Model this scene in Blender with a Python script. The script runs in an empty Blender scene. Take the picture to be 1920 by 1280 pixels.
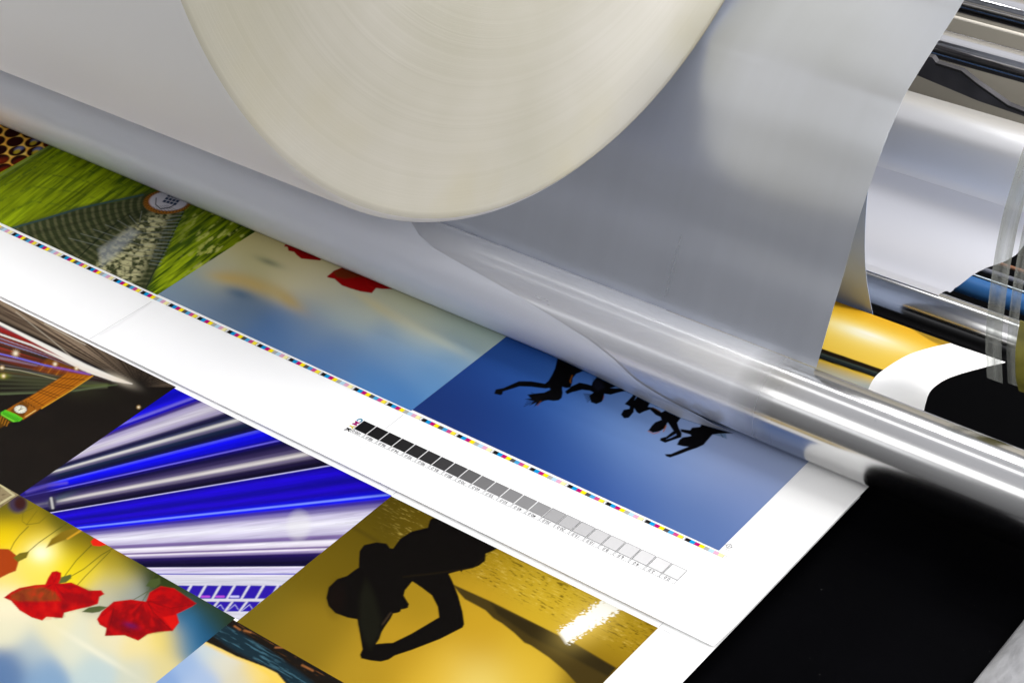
import bpy, math, random
import numpy as np
from mathutils import Matrix, Vector

scene = bpy.context.scene
C = scene.collection
random.seed(4)
rng = np.random.default_rng(7)

# ------------------------------------------------------------------ camera
CAM = np.array([0.6120860754668017, -0.9318027822443017, 1.0])
RC = np.array([[0.7811957364522409, 0.6215882837026011, -0.05797608914453864],
               [-0.3271659825411126, 0.48672097320677965, 0.8099784652128434],
               [0.5316913025588713, -0.613783919473539, 0.5835868906846271]])
FP = 3678.7565731957293
cam_data = bpy.data.cameras.new('camera')
cam = bpy.data.objects.new('camera', cam_data)
C.objects.link(cam)
mw = Matrix([list(RC.T[0]) + [CAM[0]], list(RC.T[1]) + [CAM[1]], list(RC.T[2]) + [CAM[2]], [0, 0, 0, 1]])
cam.matrix_world = mw
cam_data.sensor_width = 36
cam_data.lens = FP / 1920 * 36
cam_data.clip_start = 0.01
cam_data.clip_end = 60
scene.camera = cam

# ------------------------------------------------------------------ world, lamps, exposure
world = bpy.data.worlds.new('World')
scene.world = world
world.use_nodes = True
wn, wl = world.node_tree.nodes, world.node_tree.links
bg = wn['Background']
tc = wn.new('ShaderNodeTexCoord')
sx = wn.new('ShaderNodeSeparateXYZ')
wl.new(tc.outputs['Generated'], sx.inputs[0])
wr = wn.new('ShaderNodeValToRGB')
mr = wn.new('ShaderNodeMapRange')
mr.inputs['From Min'].default_value = -1
mr.inputs['From Max'].default_value = 1
wl.new(sx.outputs['Z'], mr.inputs['Value'])
wl.new(mr.outputs[0], wr.inputs[0])
cr = wr.color_ramp
cr.elements[0].position = 0.0; cr.elements[0].color = (.10, .10, .11, 1)
cr.elements[1].position = 1.0; cr.elements[1].color = (.85, .85, .89, 1)
for p, v in ((.45, .12), (.55, .22), (.70, .34), (.85, .46)):
    e = cr.elements.new(p); e.color = (v, v, v * 1.03, 1)
wl.new(wr.outputs[0], bg.inputs['Color'])
bg.inputs['Strength'].default_value = 1.0

def area(name, loc, target, sx_, sy_, power, col=(1, 1, 1), spread=180):
    l = bpy.data.lights.new(name, 'AREA')
    l.shape = 'RECTANGLE'; l.size = sx_; l.size_y = sy_; l.energy = power; l.color = col; l.spread = math.radians(spread)
    o = bpy.data.objects.new(name, l); C.objects.link(o)
    o.location = loc
    z = (Vector(loc) - Vector(target)).normalized()
    x = Vector((1, 0, 0)); x = (x - z * x.dot(z)).normalized()
    y = z.cross(x)
    o.matrix_world = Matrix(((x.x, y.x, z.x, loc[0]), (x.y, y.y, z.y, loc[1]), (x.z, y.z, z.z, loc[2]), (0, 0, 0, 1)))
    return o
area('softbox_front', (-.9, -1.6, 2.5), (-.3, .2, .2), 4.0, .9, 30, (1, .995, .98))
area('softbox_low_front', (-1.1, -2.3, 2.10), (-.2, .2, .15), 2.6, .40, 4.5, (.98, .99, 1))
area('softbox_side', (1.9, -1.3, 2.0), (-.3, .0, .1), 1.4, 1.4, 20, (1, .99, .97))
area('softbox_side_rear', (1.7, 1.0, 2.2), (-.3, -.1, .0), 1.0, .8, 32, (1, .99, .97))
area('softbox_left', (-2.3, -1.1, 2.2), (-.6, .0, .0), 1.2, 1.0, 92, (.99, .99, 1))
area('softbox_panel', (.75, .85, .35), (-.4, 1.3, -.25), .5, .5, 20, (1, .98, .95))
area('softbox_rear', (.3, 2.4, 2.2), (0, .6, -.1), 2.4, .5, 22, (.97, .98, 1))
# two added strip lights without bodies under the big roll, streaking the chrome roller
area('added_streak_light', (.12, .203, .172), (.12, .139, .070), 1.08, .0042, .046, (1, 1, 1), 70)
area('added_streak_light', (.12, .146, .190), (.12, .138, .066), 1.08, .012, .022, (1, 1, 1), 80)

scene.view_settings.view_transform = 'Standard'
scene.view_settings.look = 'None'
scene.view_settings.exposure = 0.03
scene.view_settings.gamma = 1.0

# ------------------------------------------------------------------ helpers
def tag(o, label=None, cat=None, group=None, kind=None):
    if label: o['label'] = label
    if cat: o['category'] = cat
    if group: o['group'] = group
    if kind: o['kind'] = kind
    return o

def empty(name, loc=(0, 0, 0)):
    o = bpy.data.objects.new(name, None); o.empty_display_size = .05
    C.objects.link(o); o.location = loc
    return o

def mesh_obj(name, verts, faces, mats, parent=None, smooth=False, mat_idx=None, origin=None):
    me = bpy.data.meshes.new(name)
    me.from_pydata([tuple(v) for v in verts], [], faces)
    if not isinstance(mats, (list, tuple)): mats = [mats]
    for m in mats: me.materials.append(m)
    if mat_idx is not None: me.polygons.foreach_set('material_index', mat_idx)
    if smooth: me.polygons.foreach_set('use_smooth', [True] * len(me.polygons))
    me.update()
    o = bpy.data.objects.new(name, me); C.objects.link(o)
    if parent: o.parent = parent; o.matrix_parent_inverse = Matrix.Translation(-Vector(parent.location))
    return o

def grid_faces(nu, nv):
    i, j = np.meshgrid(np.arange(nu - 1), np.arange(nv - 1), indexing='ij')
    a = (i * nv + j).ravel()
    return np.stack([a, a + nv, a + nv + 1, a + 1], 1)

def grid_obj(name, V, mat, parent=None, smooth=True, cols=None, thick=0):
    """V: (nu,nv,3) array"""
    nu, nv = V.shape[:2]
    F = grid_faces(nu, nv)
    me = bpy.data.meshes.new(name)
    me.vertices.add(nu * nv); me.vertices.foreach_set('co', V.reshape(-1).astype(np.float32))
    me.loops.add(F.size); me.loops.foreach_set('vertex_index', F.ravel().astype(np.int32))
    me.polygons.add(len(F)); me.polygons.foreach_set('loop_start', (np.arange(len(F)) * 4).astype(np.int32))
    me.update(calc_edges=True)
    me.polygons.foreach_set('use_smooth', np.full(len(F), smooth))
    me.materials.append(mat)
    if cols is not None:
        ca = me.color_attributes.new('ink', 'FLOAT_COLOR', 'POINT')
        c4 = np.ones((nu * nv, 4), np.float32); c4[:, :3] = cols.reshape(-1, 3)
        ca.data.foreach_set('color', c4.ravel())
    me.validate()
    o = bpy.data.objects.new(name, me); C.objects.link(o)
    if parent: o.parent = parent; o.matrix_parent_inverse = Matrix.Translation(-Vector(parent.location))
    if thick:
        s = o.modifiers.new('thickness', 'SOLIDIFY'); s.thickness = thick; s.offset = -1
        e = o.modifiers.new('crisp_rim', 'EDGE_SPLIT'); e.split_angle = math.radians(50)
    return o

def new_mat(name):
    m = bpy.data.materials.new(name); m.use_nodes = True
    return m, m.node_tree.nodes, m.node_tree.links, m.node_tree.nodes['Principled BSDF']

def simple_mat(name, col, rough=.5, metal=0., spec=.5, noise=None, bump=None, aniso=0, coat=0):
    """noise=(scale, amount) varies colour; bump=(scale vec, strength)"""
    m, n, l, b = new_mat(name)
    b.inputs['Base Color'].default_value = (*col, 1)
    b.inputs['Roughness'].default_value = rough
    b.inputs['Metallic'].default_value = metal
    b.inputs['Specular IOR Level'].default_value = spec
    b.inputs['Anisotropic'].default_value = aniso
    b.inputs['Coat Weight'].default_value = coat
    t = n.new('ShaderNodeTexCoord')
    if noise:
        sc, am = noise
        mp = n.new('ShaderNodeMapping'); l.new(t.outputs['Object'], mp.inputs[0]); mp.inputs['Scale'].default_value = sc
        z = n.new('ShaderNodeTexNoise'); l.new(mp.outputs[0], z.inputs['Vector']); z.inputs['Scale'].default_value = 1; z.inputs['Detail'].default_value = 5
        r = n.new('ShaderNodeMapRange'); l.new(z.outputs[0], r.inputs['Value'])
        r.inputs['From Min'].default_value = .3; r.inputs['From Max'].default_value = .7
        r.inputs['To Min'].default_value = 1 - am; r.inputs['To Max'].default_value = 1 + am
        v = n.new('ShaderNodeVectorMath'); v.operation = 'SCALE'; v.inputs[0].default_value = col
        l.new(r.outputs[0], v.inputs['Scale']); l.new(v.outputs[0], b.inputs['Base Color'])
        r2 = n.new('ShaderNodeMapRange'); l.new(z.outputs[0], r2.inputs['Value'])
        r2.inputs['To Min'].default_value = rough * .75; r2.inputs['To Max'].default_value = rough * 1.25
        l.new(r2.outputs[0], b.inputs['Roughness'])
    if bump:
        sc, st = bump
        mp = n.new('ShaderNodeMapping'); l.new(t.outputs['Object'], mp.inputs[0]); mp.inputs['Scale'].default_value = sc
        z = n.new('ShaderNodeTexNoise'); l.new(mp.outputs[0], z.inputs['Vector']); z.inputs['Scale'].default_value = 1; z.inputs['Detail'].default_value = 3
        bp = n.new('ShaderNodeBump'); bp.inputs['Strength'].default_value = st; bp.inputs['Distance'].default_value = .002
        l.new(z.outputs[0], bp.inputs['Height']); l.new(bp.outputs[0], b.inputs['Normal'])
    return m

INK = .63
def lin(c):
    c = np.asarray(c, float) / 255.
    return np.where(c <= .04045, c / 12.92, ((c + .055) / 1.055) ** 2.4)

def flat_ink(name, rgb, k=None):
    return simple_mat(name, tuple(lin(rgb) * (k or INK)), rough=.6, spec=.05)

# ink material reads the printed colours of a picture
M_ink, n_, l_, b_ = new_mat('printed_ink')
a_ = n_.new('ShaderNodeVertexColor'); a_.layer_name = 'ink'
l_.new(a_.outputs[0], b_.inputs['Base Color']); b_.inputs['Roughness'].default_value = .6
b_.inputs['Specular IOR Level'].default_value = .04

M_paper = simple_mat('white_paper', (.9, .9, .9), rough=.55, spec=.2)
M_chrome = simple_mat('chrome', (.47, .47, .47), rough=.17, metal=1, noise=((6, 90, 90), .05), bump=((3, 200, 200), .02))
M_chrome2 = simple_mat('dark_chrome', (.74, .74, .76), rough=.12, metal=1, noise=((4, 60, 60), .05))
M_film = simple_mat('silver_film', (.55, .58, .65), rough=.30, metal=.90, noise=((70, 2.5, 2.5), .015))
M_filmM = simple_mat('glossy_film', (.60, .61, .65), rough=.30, metal=.45, coat=.5, noise=((5, 40, 40), .02))
M_filmM.node_tree.nodes['Principled BSDF'].inputs['Coat IOR'].default_value = 2.0
M_filmM.node_tree.nodes['Principled BSDF'].inputs['Coat Roughness'].default_value = .10
def clear_edge(m, xa, xb):
    n, l = m.node_tree.nodes, m.node_tree.links
    t = n.new('ShaderNodeTexCoord'); sp = n.new('ShaderNodeSeparateXYZ'); l.new(t.outputs['Object'], sp.inputs[0])
    r = n.new('ShaderNodeMapRange'); r.inputs['From Min'].default_value = xa; r.inputs['From Max'].default_value = xb; l.new(sp.outputs['X'], r.inputs['Value'])
    tr = n.new('ShaderNodeBsdfTransparent'); ms = n.new('ShaderNodeMixShader'); l.new(r.outputs[0], ms.inputs[0])
    l.new(n['Principled BSDF'].outputs[0], ms.inputs[1]); l.new(tr.outputs[0], ms.inputs[2]); l.new(ms.outputs[0], n['Material Output'].inputs[0])
clear_edge(M_filmM, -.065, -.026)
M_matt = simple_mat('reflection_film', (.66, .68, .74), rough=.42, metal=.15, spec=.35, noise=((2, 30, 30), .05))  # even dull tone imitates the cream roll mirrored in the roller
M_film2 = simple_mat('white_film', (.58, .585, .63), rough=.36, metal=.55, bump=((5, 8, 8), .05))
M_silver = simple_mat('silver_roll', (.72, .72, .73), rough=.33, metal=.85)
M_film1b = simple_mat('satin_film', (.31, .37, .52), rough=.6, metal=.0, spec=.2)
M_black = simple_mat('black_table', (.0012, .0012, .0016), rough=.38, spec=.006, noise=((9, 9, 9), .3))
def dust(m, scale, thr, val):
    n, l = m.node_tree.nodes, m.node_tree.links; b = n['Principled BSDF']
    t = n.new('ShaderNodeTexCoord'); v = n.new('ShaderNodeTexVoronoi'); v.inputs['Scale'].default_value = scale; l.new(t.outputs['Object'], v.inputs['Vector'])
    sp = n.new('ShaderNodeSeparateColor'); l.new(v.outputs['Color'], sp.inputs[0])
    a = n.new('ShaderNodeMath'); a.operation = 'GREATER_THAN'; a.inputs[1].default_value = .93; l.new(sp.outputs[0], a.inputs[0])
    c = n.new('ShaderNodeMath'); c.operation = 'LESS_THAN'; c.inputs[1].default_value = thr; l.new(v.outputs['Distance'], c.inputs[0])
    d = n.new('ShaderNodeMath'); d.operation = 'MULTIPLY'; l.new(a.outputs[0], d.inputs[0]); l.new(c.outputs[0], d.inputs[1])
    mx = n.new('ShaderNodeMixRGB'); l.new(d.outputs[0], mx.inputs[0])
    src = b.inputs['Base Color'].links[0].from_socket
    l.new(src, mx.inputs[1]); mx.inputs[2].default_value = (val, val, val, 1); l.new(mx.outputs[0], b.inputs['Base Color'])
dust(M_black, 90, .08, .025)
dust(M_chrome, 160, .09, .25)
dust(M_black, 260, .09, .015)
M_dark = simple_mat('dark_steel', (.012, .012, .014), rough=.5, spec=.3)
M_roll = simple_mat('wound_film_side', (.78, .775, .77), rough=.45, spec=.25, noise=((2, 6, 6), .02))
M_rail = simple_mat('cast_metal', (.30, .30, .31), rough=.45, metal=.5, noise=((60, 22, 60), .32), bump=((160, 90, 160), .3))
M_beige = simple_mat('beige_panel', (.42, .39, .33), rough=.6, noise=((3, 3, 3), .12))
M_bracket = simple_mat('bracket_steel', (.10, .10, .115), rough=.35, metal=.6, noise=((20, 20, 20), .25))
M_blue = simple_mat('blue_rubber', (.03, .12, .32), rough=.28, spec=.5)
M_orange = simple_mat('copper_bar', (.52, .25, .15), rough=.4, metal=.4)
M_grey = simple_mat('grey_bar', (.22, .23, .28), rough=.35, metal=.5)
M_line = flat_ink('thin_print_line', (96, 96, 98))
M_crop = flat_ink('crop_line_ink', (205, 203, 206))

# ------------------------------------------------------------------ sheet coordinates
def uv_of(X, Y, Z=0.):
    """sheet position -> drawing coordinates of the artwork"""
    d = np.stack(np.broadcast_arrays(X - CAM[0], Y - CAM[1], Z - CAM[2]), -1)
    q = d @ RC.T
    return 960 - FP * q[..., 0] / q[..., 2], 640 + FP * q[..., 1] / q[..., 2]

def on_sheet(u, v, Z=0.):
    d = RC.T @ np.array([(u - 960) / FP, -(v - 640) / FP, -1.])
    t = (Z - CAM[2]) / d[2]
    P = CAM + t * d
    return P[0], P[1]

def sdf_poly(u, v, poly):
    P = np.asarray(poly, float)
    d = np.full(u.shape, 1e9); s = np.ones(u.shape)
    n = len(P); j = n - 1
    for i in range(n):
        e = P[j] - P[i]; wx = u - P[i, 0]; wy = v - P[i, 1]
        t = np.clip((wx * e[0] + wy * e[1]) / (e @ e + 1e-12), 0, 1)
        d = np.minimum(d, (wx - e[0] * t) ** 2 + (wy - e[1] * t) ** 2)
        c1 = v >= P[i, 1]; c2 = v < P[j, 1]; c3 = e[0] * wy > e[1] * wx
        m = (c1 & c2 & c3) | (~c1 & ~c2 & ~c3)
        s = np.where(m, -s, s); j = i
    return s * np.sqrt(d)

class Art:
    """a printed picture: colours laid down in drawing coordinates"""
    def __init__(s, u, v):
        s.u, s.v = u, v; s.c = np.zeros(u.shape + (3,))
    def soft(s, pts, sig=45):
        W = np.zeros(s.u.shape) + 1e-30; A = np.zeros_like(s.c)
        dm = np.min([((s.u - p[0]) ** 2 + (s.v - p[1]) ** 2) for p in pts], axis=0)
        for p in pts:
            w = np.exp(-(((s.u - p[0]) ** 2 + (s.v - p[1]) ** 2) - dm) / (2 * sig * sig))
            W += w; A += w[..., None] * lin(p[2])
        s.c = A / W[..., None]
    def mix(s, m, col, lc=None):
        col = lin(col) if lc is None else lc
        s.c = s.c * (1 - m[..., None]) + col * m[..., None]
    def poly(s, P, col, edge=1.0, op=1.0):
        P = np.asarray(P, float); lo = P.min(0) - 4 * edge; hi = P.max(0) + 4 * edge
        sel = (s.u > lo[0]) & (s.u < hi[0]) & (s.v > lo[1]) & (s.v < hi[1])
        if not sel.any(): return
        d = sdf_poly(s.u[sel], s.v[sel], P)
        m = np.clip(.5 - d / (2 * edge), 0, 1) * op
        s.c[sel] = s.c[sel] * (1 - m[:, None]) + lin(col) * m[:, None]
    def line(s, P, w, col, op=1.0, edge=.7):
        P = np.asarray(P, float)
        if np.isscalar(w): w = [w] * len(P)
        lo = P.min(0) - max(w) - 3; hi = P.max(0) + max(w) + 3
        sel = (s.u > lo[0]) & (s.u < hi[0]) & (s.v > lo[1]) & (s.v < hi[1])
        if not sel.any(): return
        u = s.u[sel]; v = s.v[sel]; best = np.full(u.shape, 1e9)
        for i in range(len(P) - 1):
            e = P[i + 1] - P[i]; wx = u - P[i, 0]; wy = v - P[i, 1]
            t = np.clip((wx * e[0] + wy * e[1]) / (e @ e + 1e-9), 0, 1)
            d = np.hypot(wx - e[0] * t, wy - e[1] * t) - (w[i] * (1 - t) + w[i + 1] * t) / 2
            best = np.minimum(best, d)
        m = np.clip(.5 - best / (2 * edge), 0, 1) * op
        s.c[sel] = s.c[sel] * (1 - m[:, None]) + lin(col) * m[:, None]
    def ell(s, cx, cy, a, b, rot, col, edge=.15, op=1.0):
        c_, s_ = math.cos(rot), math.sin(rot)
        x = ((s.u - cx) * c_ + (s.v - cy) * s_) / a; y = (-(s.u - cx) * s_ + (s.v - cy) * c_) / b
        r = np.hypot(x, y)
        s.mix(np.clip((1 + edge - r) / (2 * edge), 0, 1) * op, col)
    def petals(s, P, cx, cy, dark, light, freq=9):
        P = np.asarray(P, float); lo = P.min(0) - 3; hi = P.max(0) + 3
        sel = (s.u > lo[0]) & (s.u < hi[0]) & (s.v > lo[1]) & (s.v < hi[1])
        if not sel.any(): return
        u = s.u[sel]; v = s.v[sel]; m = np.clip(.5 - sdf_poly(u, v, P) / 3, 0, 1)
        th = np.arctan2(v - cy, u - cx); rr_ = np.hypot(u - cx, v - cy)
        n = fnoise(th * freq * .38 + 20, rr_ / 16, 3); m1 = m * np.clip((.52 - n) * 3.5, 0, 1) * .5; m2 = m * np.clip((n - .56) * 4, 0, 1) * .4
        c = s.c[sel]; c = c * (1 - m1[:, None]) + lin(dark) * m1[:, None]; c = c * (1 - m2[:, None]) + lin(light) * m2[:, None]; s.c[sel] = c
    def glow(s, cx, cy, a, b, rot, col, op=1.0):
        c_, s_ = math.cos(rot), math.sin(rot)
        x = ((s.u - cx) * c_ + (s.v - cy) * s_) / a; y = (-(s.u - cx) * s_ + (s.v - cy) * c_) / b
        s.mix(np.exp(-(x * x + y * y)) * op, col)

_tab = rng.random((256, 256))
def vnoise(x, y):
    xi = np.floor(x).astype(int); yi = np.floor(y).astype(int); fx = x - xi; fy = y - yi
    fx = fx * fx * (3 - 2 * fx); fy = fy * fy * (3 - 2 * fy)
    g = lambda a, b: _tab[a % 256, b % 256]
    return (g(xi, yi) * (1 - fx) + g(xi + 1, yi) * fx) * (1 - fy) + (g(xi, yi + 1) * (1 - fx) + g(xi + 1, yi + 1) * fx) * fy
def fnoise(x, y, o=3):
    r = 0; a = .5; t = 0
    for k in range(o):
        r = r + a * vnoise(x * 2 ** k + 17 * k, y * 2 ** k + 31 * k); t += a; a *= .5
    return r / t
def Z(pts, s, ox, oy):
    return [(x / s + ox, y / s + oy) for x, y in pts]

# ------------------------------------------------------------------ profile of the upper sheet (flat, under the roller, rising behind it, falling away)
def catmull(P, n=14):
    P = np.asarray(P, float); Q = np.vstack([2 * P[0] - P[1], P, 2 * P[-1] - P[-2]]); out = []
    for i in range(1, len(Q) - 2):
        for t in np.linspace(0, 1, n, endpoint=False):
            a, b, c, d = Q[i - 1], Q[i], Q[i + 1], Q[i + 2]
            out.append(.5 * (2 * b + (c - a) * t + (2 * a - 5 * b + 4 * c - d) * t * t + (3 * b - a - 3 * c + d) * t ** 3))
    out.append(P[-1]); return np.array(out)
INN = catmull([(.130, 0), (.17, .001), (.195, .006), (.209, .014), (.2215, .0225), (.241, .021), (.277, .012), (.316, -.004), (.358, -.024)], 12)
EDG = catmull([(.130, 0), (.17, .0005), (.195, .005), (.207, .015), (.2105, .026), (.217, .0345), (.233, .0335), (.258, .025), (.308, .002), (.357, -.022)], 12)
def arc(P):
    a = np.r_[0, np.cumsum(np.hypot(*np.diff(P, axis=0).T))]; return a / a[-1]
S_IN, S_ED = arc(INN), arc(EDG)
YEND = .380
def sheet_pt(X, Y):
    """Y runs along the sheet; beyond .130 it follows the bent profile, which curls more at the free right edge"""
    t = (Y - .130) / .25
    w = np.clip(X / .054, 0, 1); w = w * w * (3 - 2 * w)
    yb_ = np.interp(t, S_IN, INN[:, 0]) * (1 - w) + np.interp(t, S_ED, EDG[:, 0]) * w
    zb_ = np.interp(t, S_IN, INN[:, 1]) * (1 - w) + np.interp(t, S_ED, EDG[:, 1]) * w
    y = np.where(Y > .130, yb_, Y)
    z = np.where(Y > .130, zb_, np.where(Y < -.05, .0026 * ((-.05 - Y) / .042) ** 2, 0))
    return y, z

def sheet_patch(name, x0, x1, y0, y1, step, mat, parent, art=None, lift=0., thick=0, zbase=0.):
    nx = max(2, int((x1 - x0) / step) + 1); ny = max(2, int((y1 - y0) / step) + 1)
    X, Y = np.meshgrid(np.linspace(x0, x1, nx), np.linspace(y0, y1, ny), indexing='ij')
    if zbase: y, z = Y, np.full(Y.shape, zbase)
    else: y, z = sheet_pt(X, Y)
    V = np.stack([X, y, z + lift], -1)
    cols = None
    if art is not None:
        u, v = uv_of(X, y, z)
        A = Art(u, v); art(A, X, Y); cols = np.clip(A.c, .0012, 1.3) * INK
    return grid_obj(name, V, mat, parent, cols=cols, thick=thick)

def quads(name, rects, mats, idx, parent, lift, zbase=0.):
    V = []; F = []
    for k, q in enumerate(rects):
        for (x, y) in q:
            z = zbase if zbase else float(sheet_pt(np.float64(x), np.float64(y))[1])
            V.append((x, y, z + lift))
        F.append((4 * k, 4 * k + 1, 4 * k + 2, 4 * k + 3))
    return mesh_obj(name, V, F, mats, parent, mat_idx=idx)
def rect(x0, x1, y0, y1): return [(x0, y0), (x1, y0), (x1, y1), (x0, y1)]
def seg(x0, y0, x1, y1, w):
    d = np.array([x1 - x0, y1 - y0]); L = np.hypot(*d); n = np.array([-d[1], d[0]]) / L * w / 2
    return [(x0 - n[0], y0 - n[1]), (x1 - n[0], y1 - n[1]), (x1 + n[0], y1 + n[1]), (x0 + n[0], y0 + n[1])]

# ================================================================== PICTURES
def art_honeycomb(A, X, Y):
    A.c[:] = lin((240, 180, 70))
    n = fnoise(A.u / 14, A.v / 9)
    A.mix(np.clip((n - .5) * 3, 0, 1), (250, 222, 120)); A.mix(np.clip((.42 - n) * 3, 0, 1), (225, 140, 50))
    a = np.array([34.6, 1.2]); b = np.array([4.0, 17.2]); o = np.array([20.2, 231.8])
    k = 0
    for i in range(-3, 8):
        for j in range(-6, 10):
            p = o + i * a + j * b; k += 1
            if not (-30 < p[0] < 130 and 180 < p[1] < 360): continue
            A.ell(p[0], p[1], 17.0, 8.9, -.24, (38, 8, 6), .09)
            r = random.random()
            if p[1] > 285 or (p[0] > 80 and p[1] > 262): A.ell(p[0] + 3, p[1] + 2.5, 12, 5, -.24, (125, 38, 8), .6, .8)
            elif r < .75:
                A.ell(p[0] + 4, p[1] - 4, 8, 3.5, -.3, (120, 130, 185), .5, .8)
                A.ell(p[0], p[1] + 1, 7, 3.6, -.45, (190, 165, 40), .3, .9)
    A.c *= 1.5

def art_tunnel(A, X, Y):
    cx, cy = 322., 376.
    dx, dy = A.u - cx, A.v - cy
    r = np.hypot(dx, dy) + 1e-6; th = np.arctan2(dy, dx)
    al = (dx * .80 - dy * .60); pp = (dx * .60 + dy * .80)      # along / across the leaves
    n = fnoise(al / 44, pp / 3.4, 4); n2 = fnoise(al / 90 + 5, pp / 22, 3)
    n = np.clip((n - .32) * 2.6, 0, 1); n2 = np.clip((n2 - .3) * 2.5, 0, 1)
    base = lin((62, 88, 12))[None, None] * (1 - n[..., None]) + lin((168, 190, 22)) * n[..., None]
    far = np.clip((260 - A.u) / 240, 0, 1)[..., None]
    base = base * (1 - .45 * far) + lin((165, 188, 14)) * .45 * far
    A.c = base * (.62 + .55 * n2[..., None])
    near = np.clip(1 - r / 130, 0, 1); A.mix(near * .55, (66, 90, 26))
    yel = np.clip((fnoise(al / 16 + 40, pp / 6 + 7, 3) - .60) * 7, 0, 1) * np.clip((A.u - 330) / 60, 0, 1)
    A.mix(yel * .8, (214, 215, 110))
    # rows of dark dashes between the leaves
    for k, (o1, st) in enumerate([(0, 1), (17, 1), (36, .8), (58, .7), (84, .6), (112, .6)]):
        P = [(-40, 372 + o1 - 60), (60, 318 + o1 - 52), (150, 296 + o1 - 18), (240, 318 + o1 - 4), (300, 352)] if k > 1 else \
            ([(-20, 350), (50, 305), (115, 262)] if k == 0 else [(-20, 366), (60, 318), (140, 270)])
        dash = np.clip((vnoise(A.u / 5, A.v / 5 + k * 9) - .35) * 3, 0, 1)
        B = Art(A.u, A.v); B.line(P, 3.2, (255, 255, 255), edge=1.2)
        A.mix(B.c[..., 0] * dash * .65 * st, (58, 84, 30))
    A.line([(-10, 336), (111, 263)], 5, (128, 146, 70), .7)
    A.line([(-6, 343), (112, 268)], 1.4, (70, 84, 40), .8)
    # woven tunnel
    tun = [(-10, 440), (30, 424), (150, 388), (235, 372), (278, 360), (350, 372), (344, 392), (312, 470), (268, 560), (100, 520), (-10, 460)]
    A.poly(tun, (58, 66, 38), 5)
    inn = sdf_poly(A.u, A.v, tun); im = np.clip(-inn / 8, 0, 1)
    ring = .5 + .5 * np.sin(np.hypot(dx * .9 + dy * .15, dy * 1.35) / 2.05 + 2.2 * np.sin(th * 2))
    rad = .5 + .5 * np.sin(th * 74)
    tex = fnoise(A.u / 7, A.v / 5, 3)
    A.mix(im * np.clip(ring * .8 + .35 * tex - .45, 0, 1) * 1.0, (126, 124, 86))
    A.mix(im * np.clip(rad - .55, 0, 1) * .8, (30, 34, 22))
    for k in range(26):     # the crossing wires of the net
        f = k / 25; A.line([(296 - 6 * f, 384 + 12 * f), (250 - 60 * f, 396 + 44 * f), (150 - 120 * f + 60, 400 + 120 * f + 20), (20 + 60 * f, 440 + 110 * f)], .8, (30, 38, 24), .35)
        c0 = .1 + .9 * f; A.line([(300 - 250 * c0, 380 + 44 * c0), (304 - 190 * c0, 390 + 74 * c0 * 1.1), (312 - 90 * c0, 396 + 118 * c0), (326 - 50 * c0, 400 + 130 * c0)], .9, (36, 42, 26), .45)
    path = [(300, 398), (318, 400), (300, 440), (262, 520), (235, 542), (175, 520), (190, 470), (240, 430), (280, 404)]
    B = Art(A.u, A.v); B.poly(path, (255, 255, 255), 7)
    A.mix(B.c[..., 0] * np.clip((tex - .38) * 4, 0, 1) * .9, (205, 200, 150))
    A.mix(B.c[..., 0] * np.clip(ring - .7, 0, 1) * 2 * .8, (60, 62, 42))
    A.poly([(185, 468), (245, 428), (262, 436), (215, 482), (190, 500)], (160, 166, 170), 5, .6)
    for k in range(7):
        q = .18 + k * .12
        A.line([(300 - 190 * q, 384 + 70 * q), (262 - 130 * q * 0, 400 + 90 * q), (330 - 40 * q, 398 + 90 * q)], 1.1, (150, 156, 150), .55)
    A.line([(345, 395), (316, 455), (268, 552)], 2.6, (30, 44, 34), .9)
    A.line([(10, 432), (80, 412), (150, 391), (205, 379), (268, 366)], 3.2, (52, 78, 84), .9)
    for k in range(16):
        t = k / 15; A.line([(344 - 44 * t, 398 + 100 * t), (320 - 40 * t, 400 + 95 * t)], .8, (170, 185, 190), .5)
    A.c *= 1.35
    # round gate with the white wall and window
    A.ell(314, 379, 45, 22.5, -.05, (196, 122, 36), .04)
    A.ell(317, 377, 37, 18.8, -.05, (232, 230, 240), .06)
    for k in range(40):
        t = k / 40 * 2 * math.pi
        A.line([(315 + 37 * math.cos(t), 378 + 18 * math.sin(t)), (314 + 45 * math.cos(t + .12), 379 + 22.5 * math.sin(t + .12))], .9, (60, 36, 18), .9); A.line([(315 + 37 * math.cos(t + .12), 378 + 18 * math.sin(t + .12)), (314 + 45 * math.cos(t), 379 + 22.5 * math.sin(t))], .9, (60, 36, 18), .8)
    A.line([(293, 372), (292, 384), (301, 392), (318, 390), (331, 382)], 1.8, (40, 44, 60))
    for k in range(7):
        A.line([(288 + 4 * k, 388 - .5 * k), (294 + 6.5 * k, 400 - .8 * k)], .8, (50, 50, 60), .8)
    for i in range(4):
        for j in range(3):
            px = 303 + i * 6.6 + j * 4.4 + 1; py = 379 + i * 1.7 - j * 5.0
            A.poly([(px, py), (px + 5.6, py + 1.4), (px + 9.2, py - 2.6), (px + 3.6, py - 4.0)], (52, 70, 100), .5)
    A.line([(0, 431), (268, 553)], 2, (60, 84, 30), .3)

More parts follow.
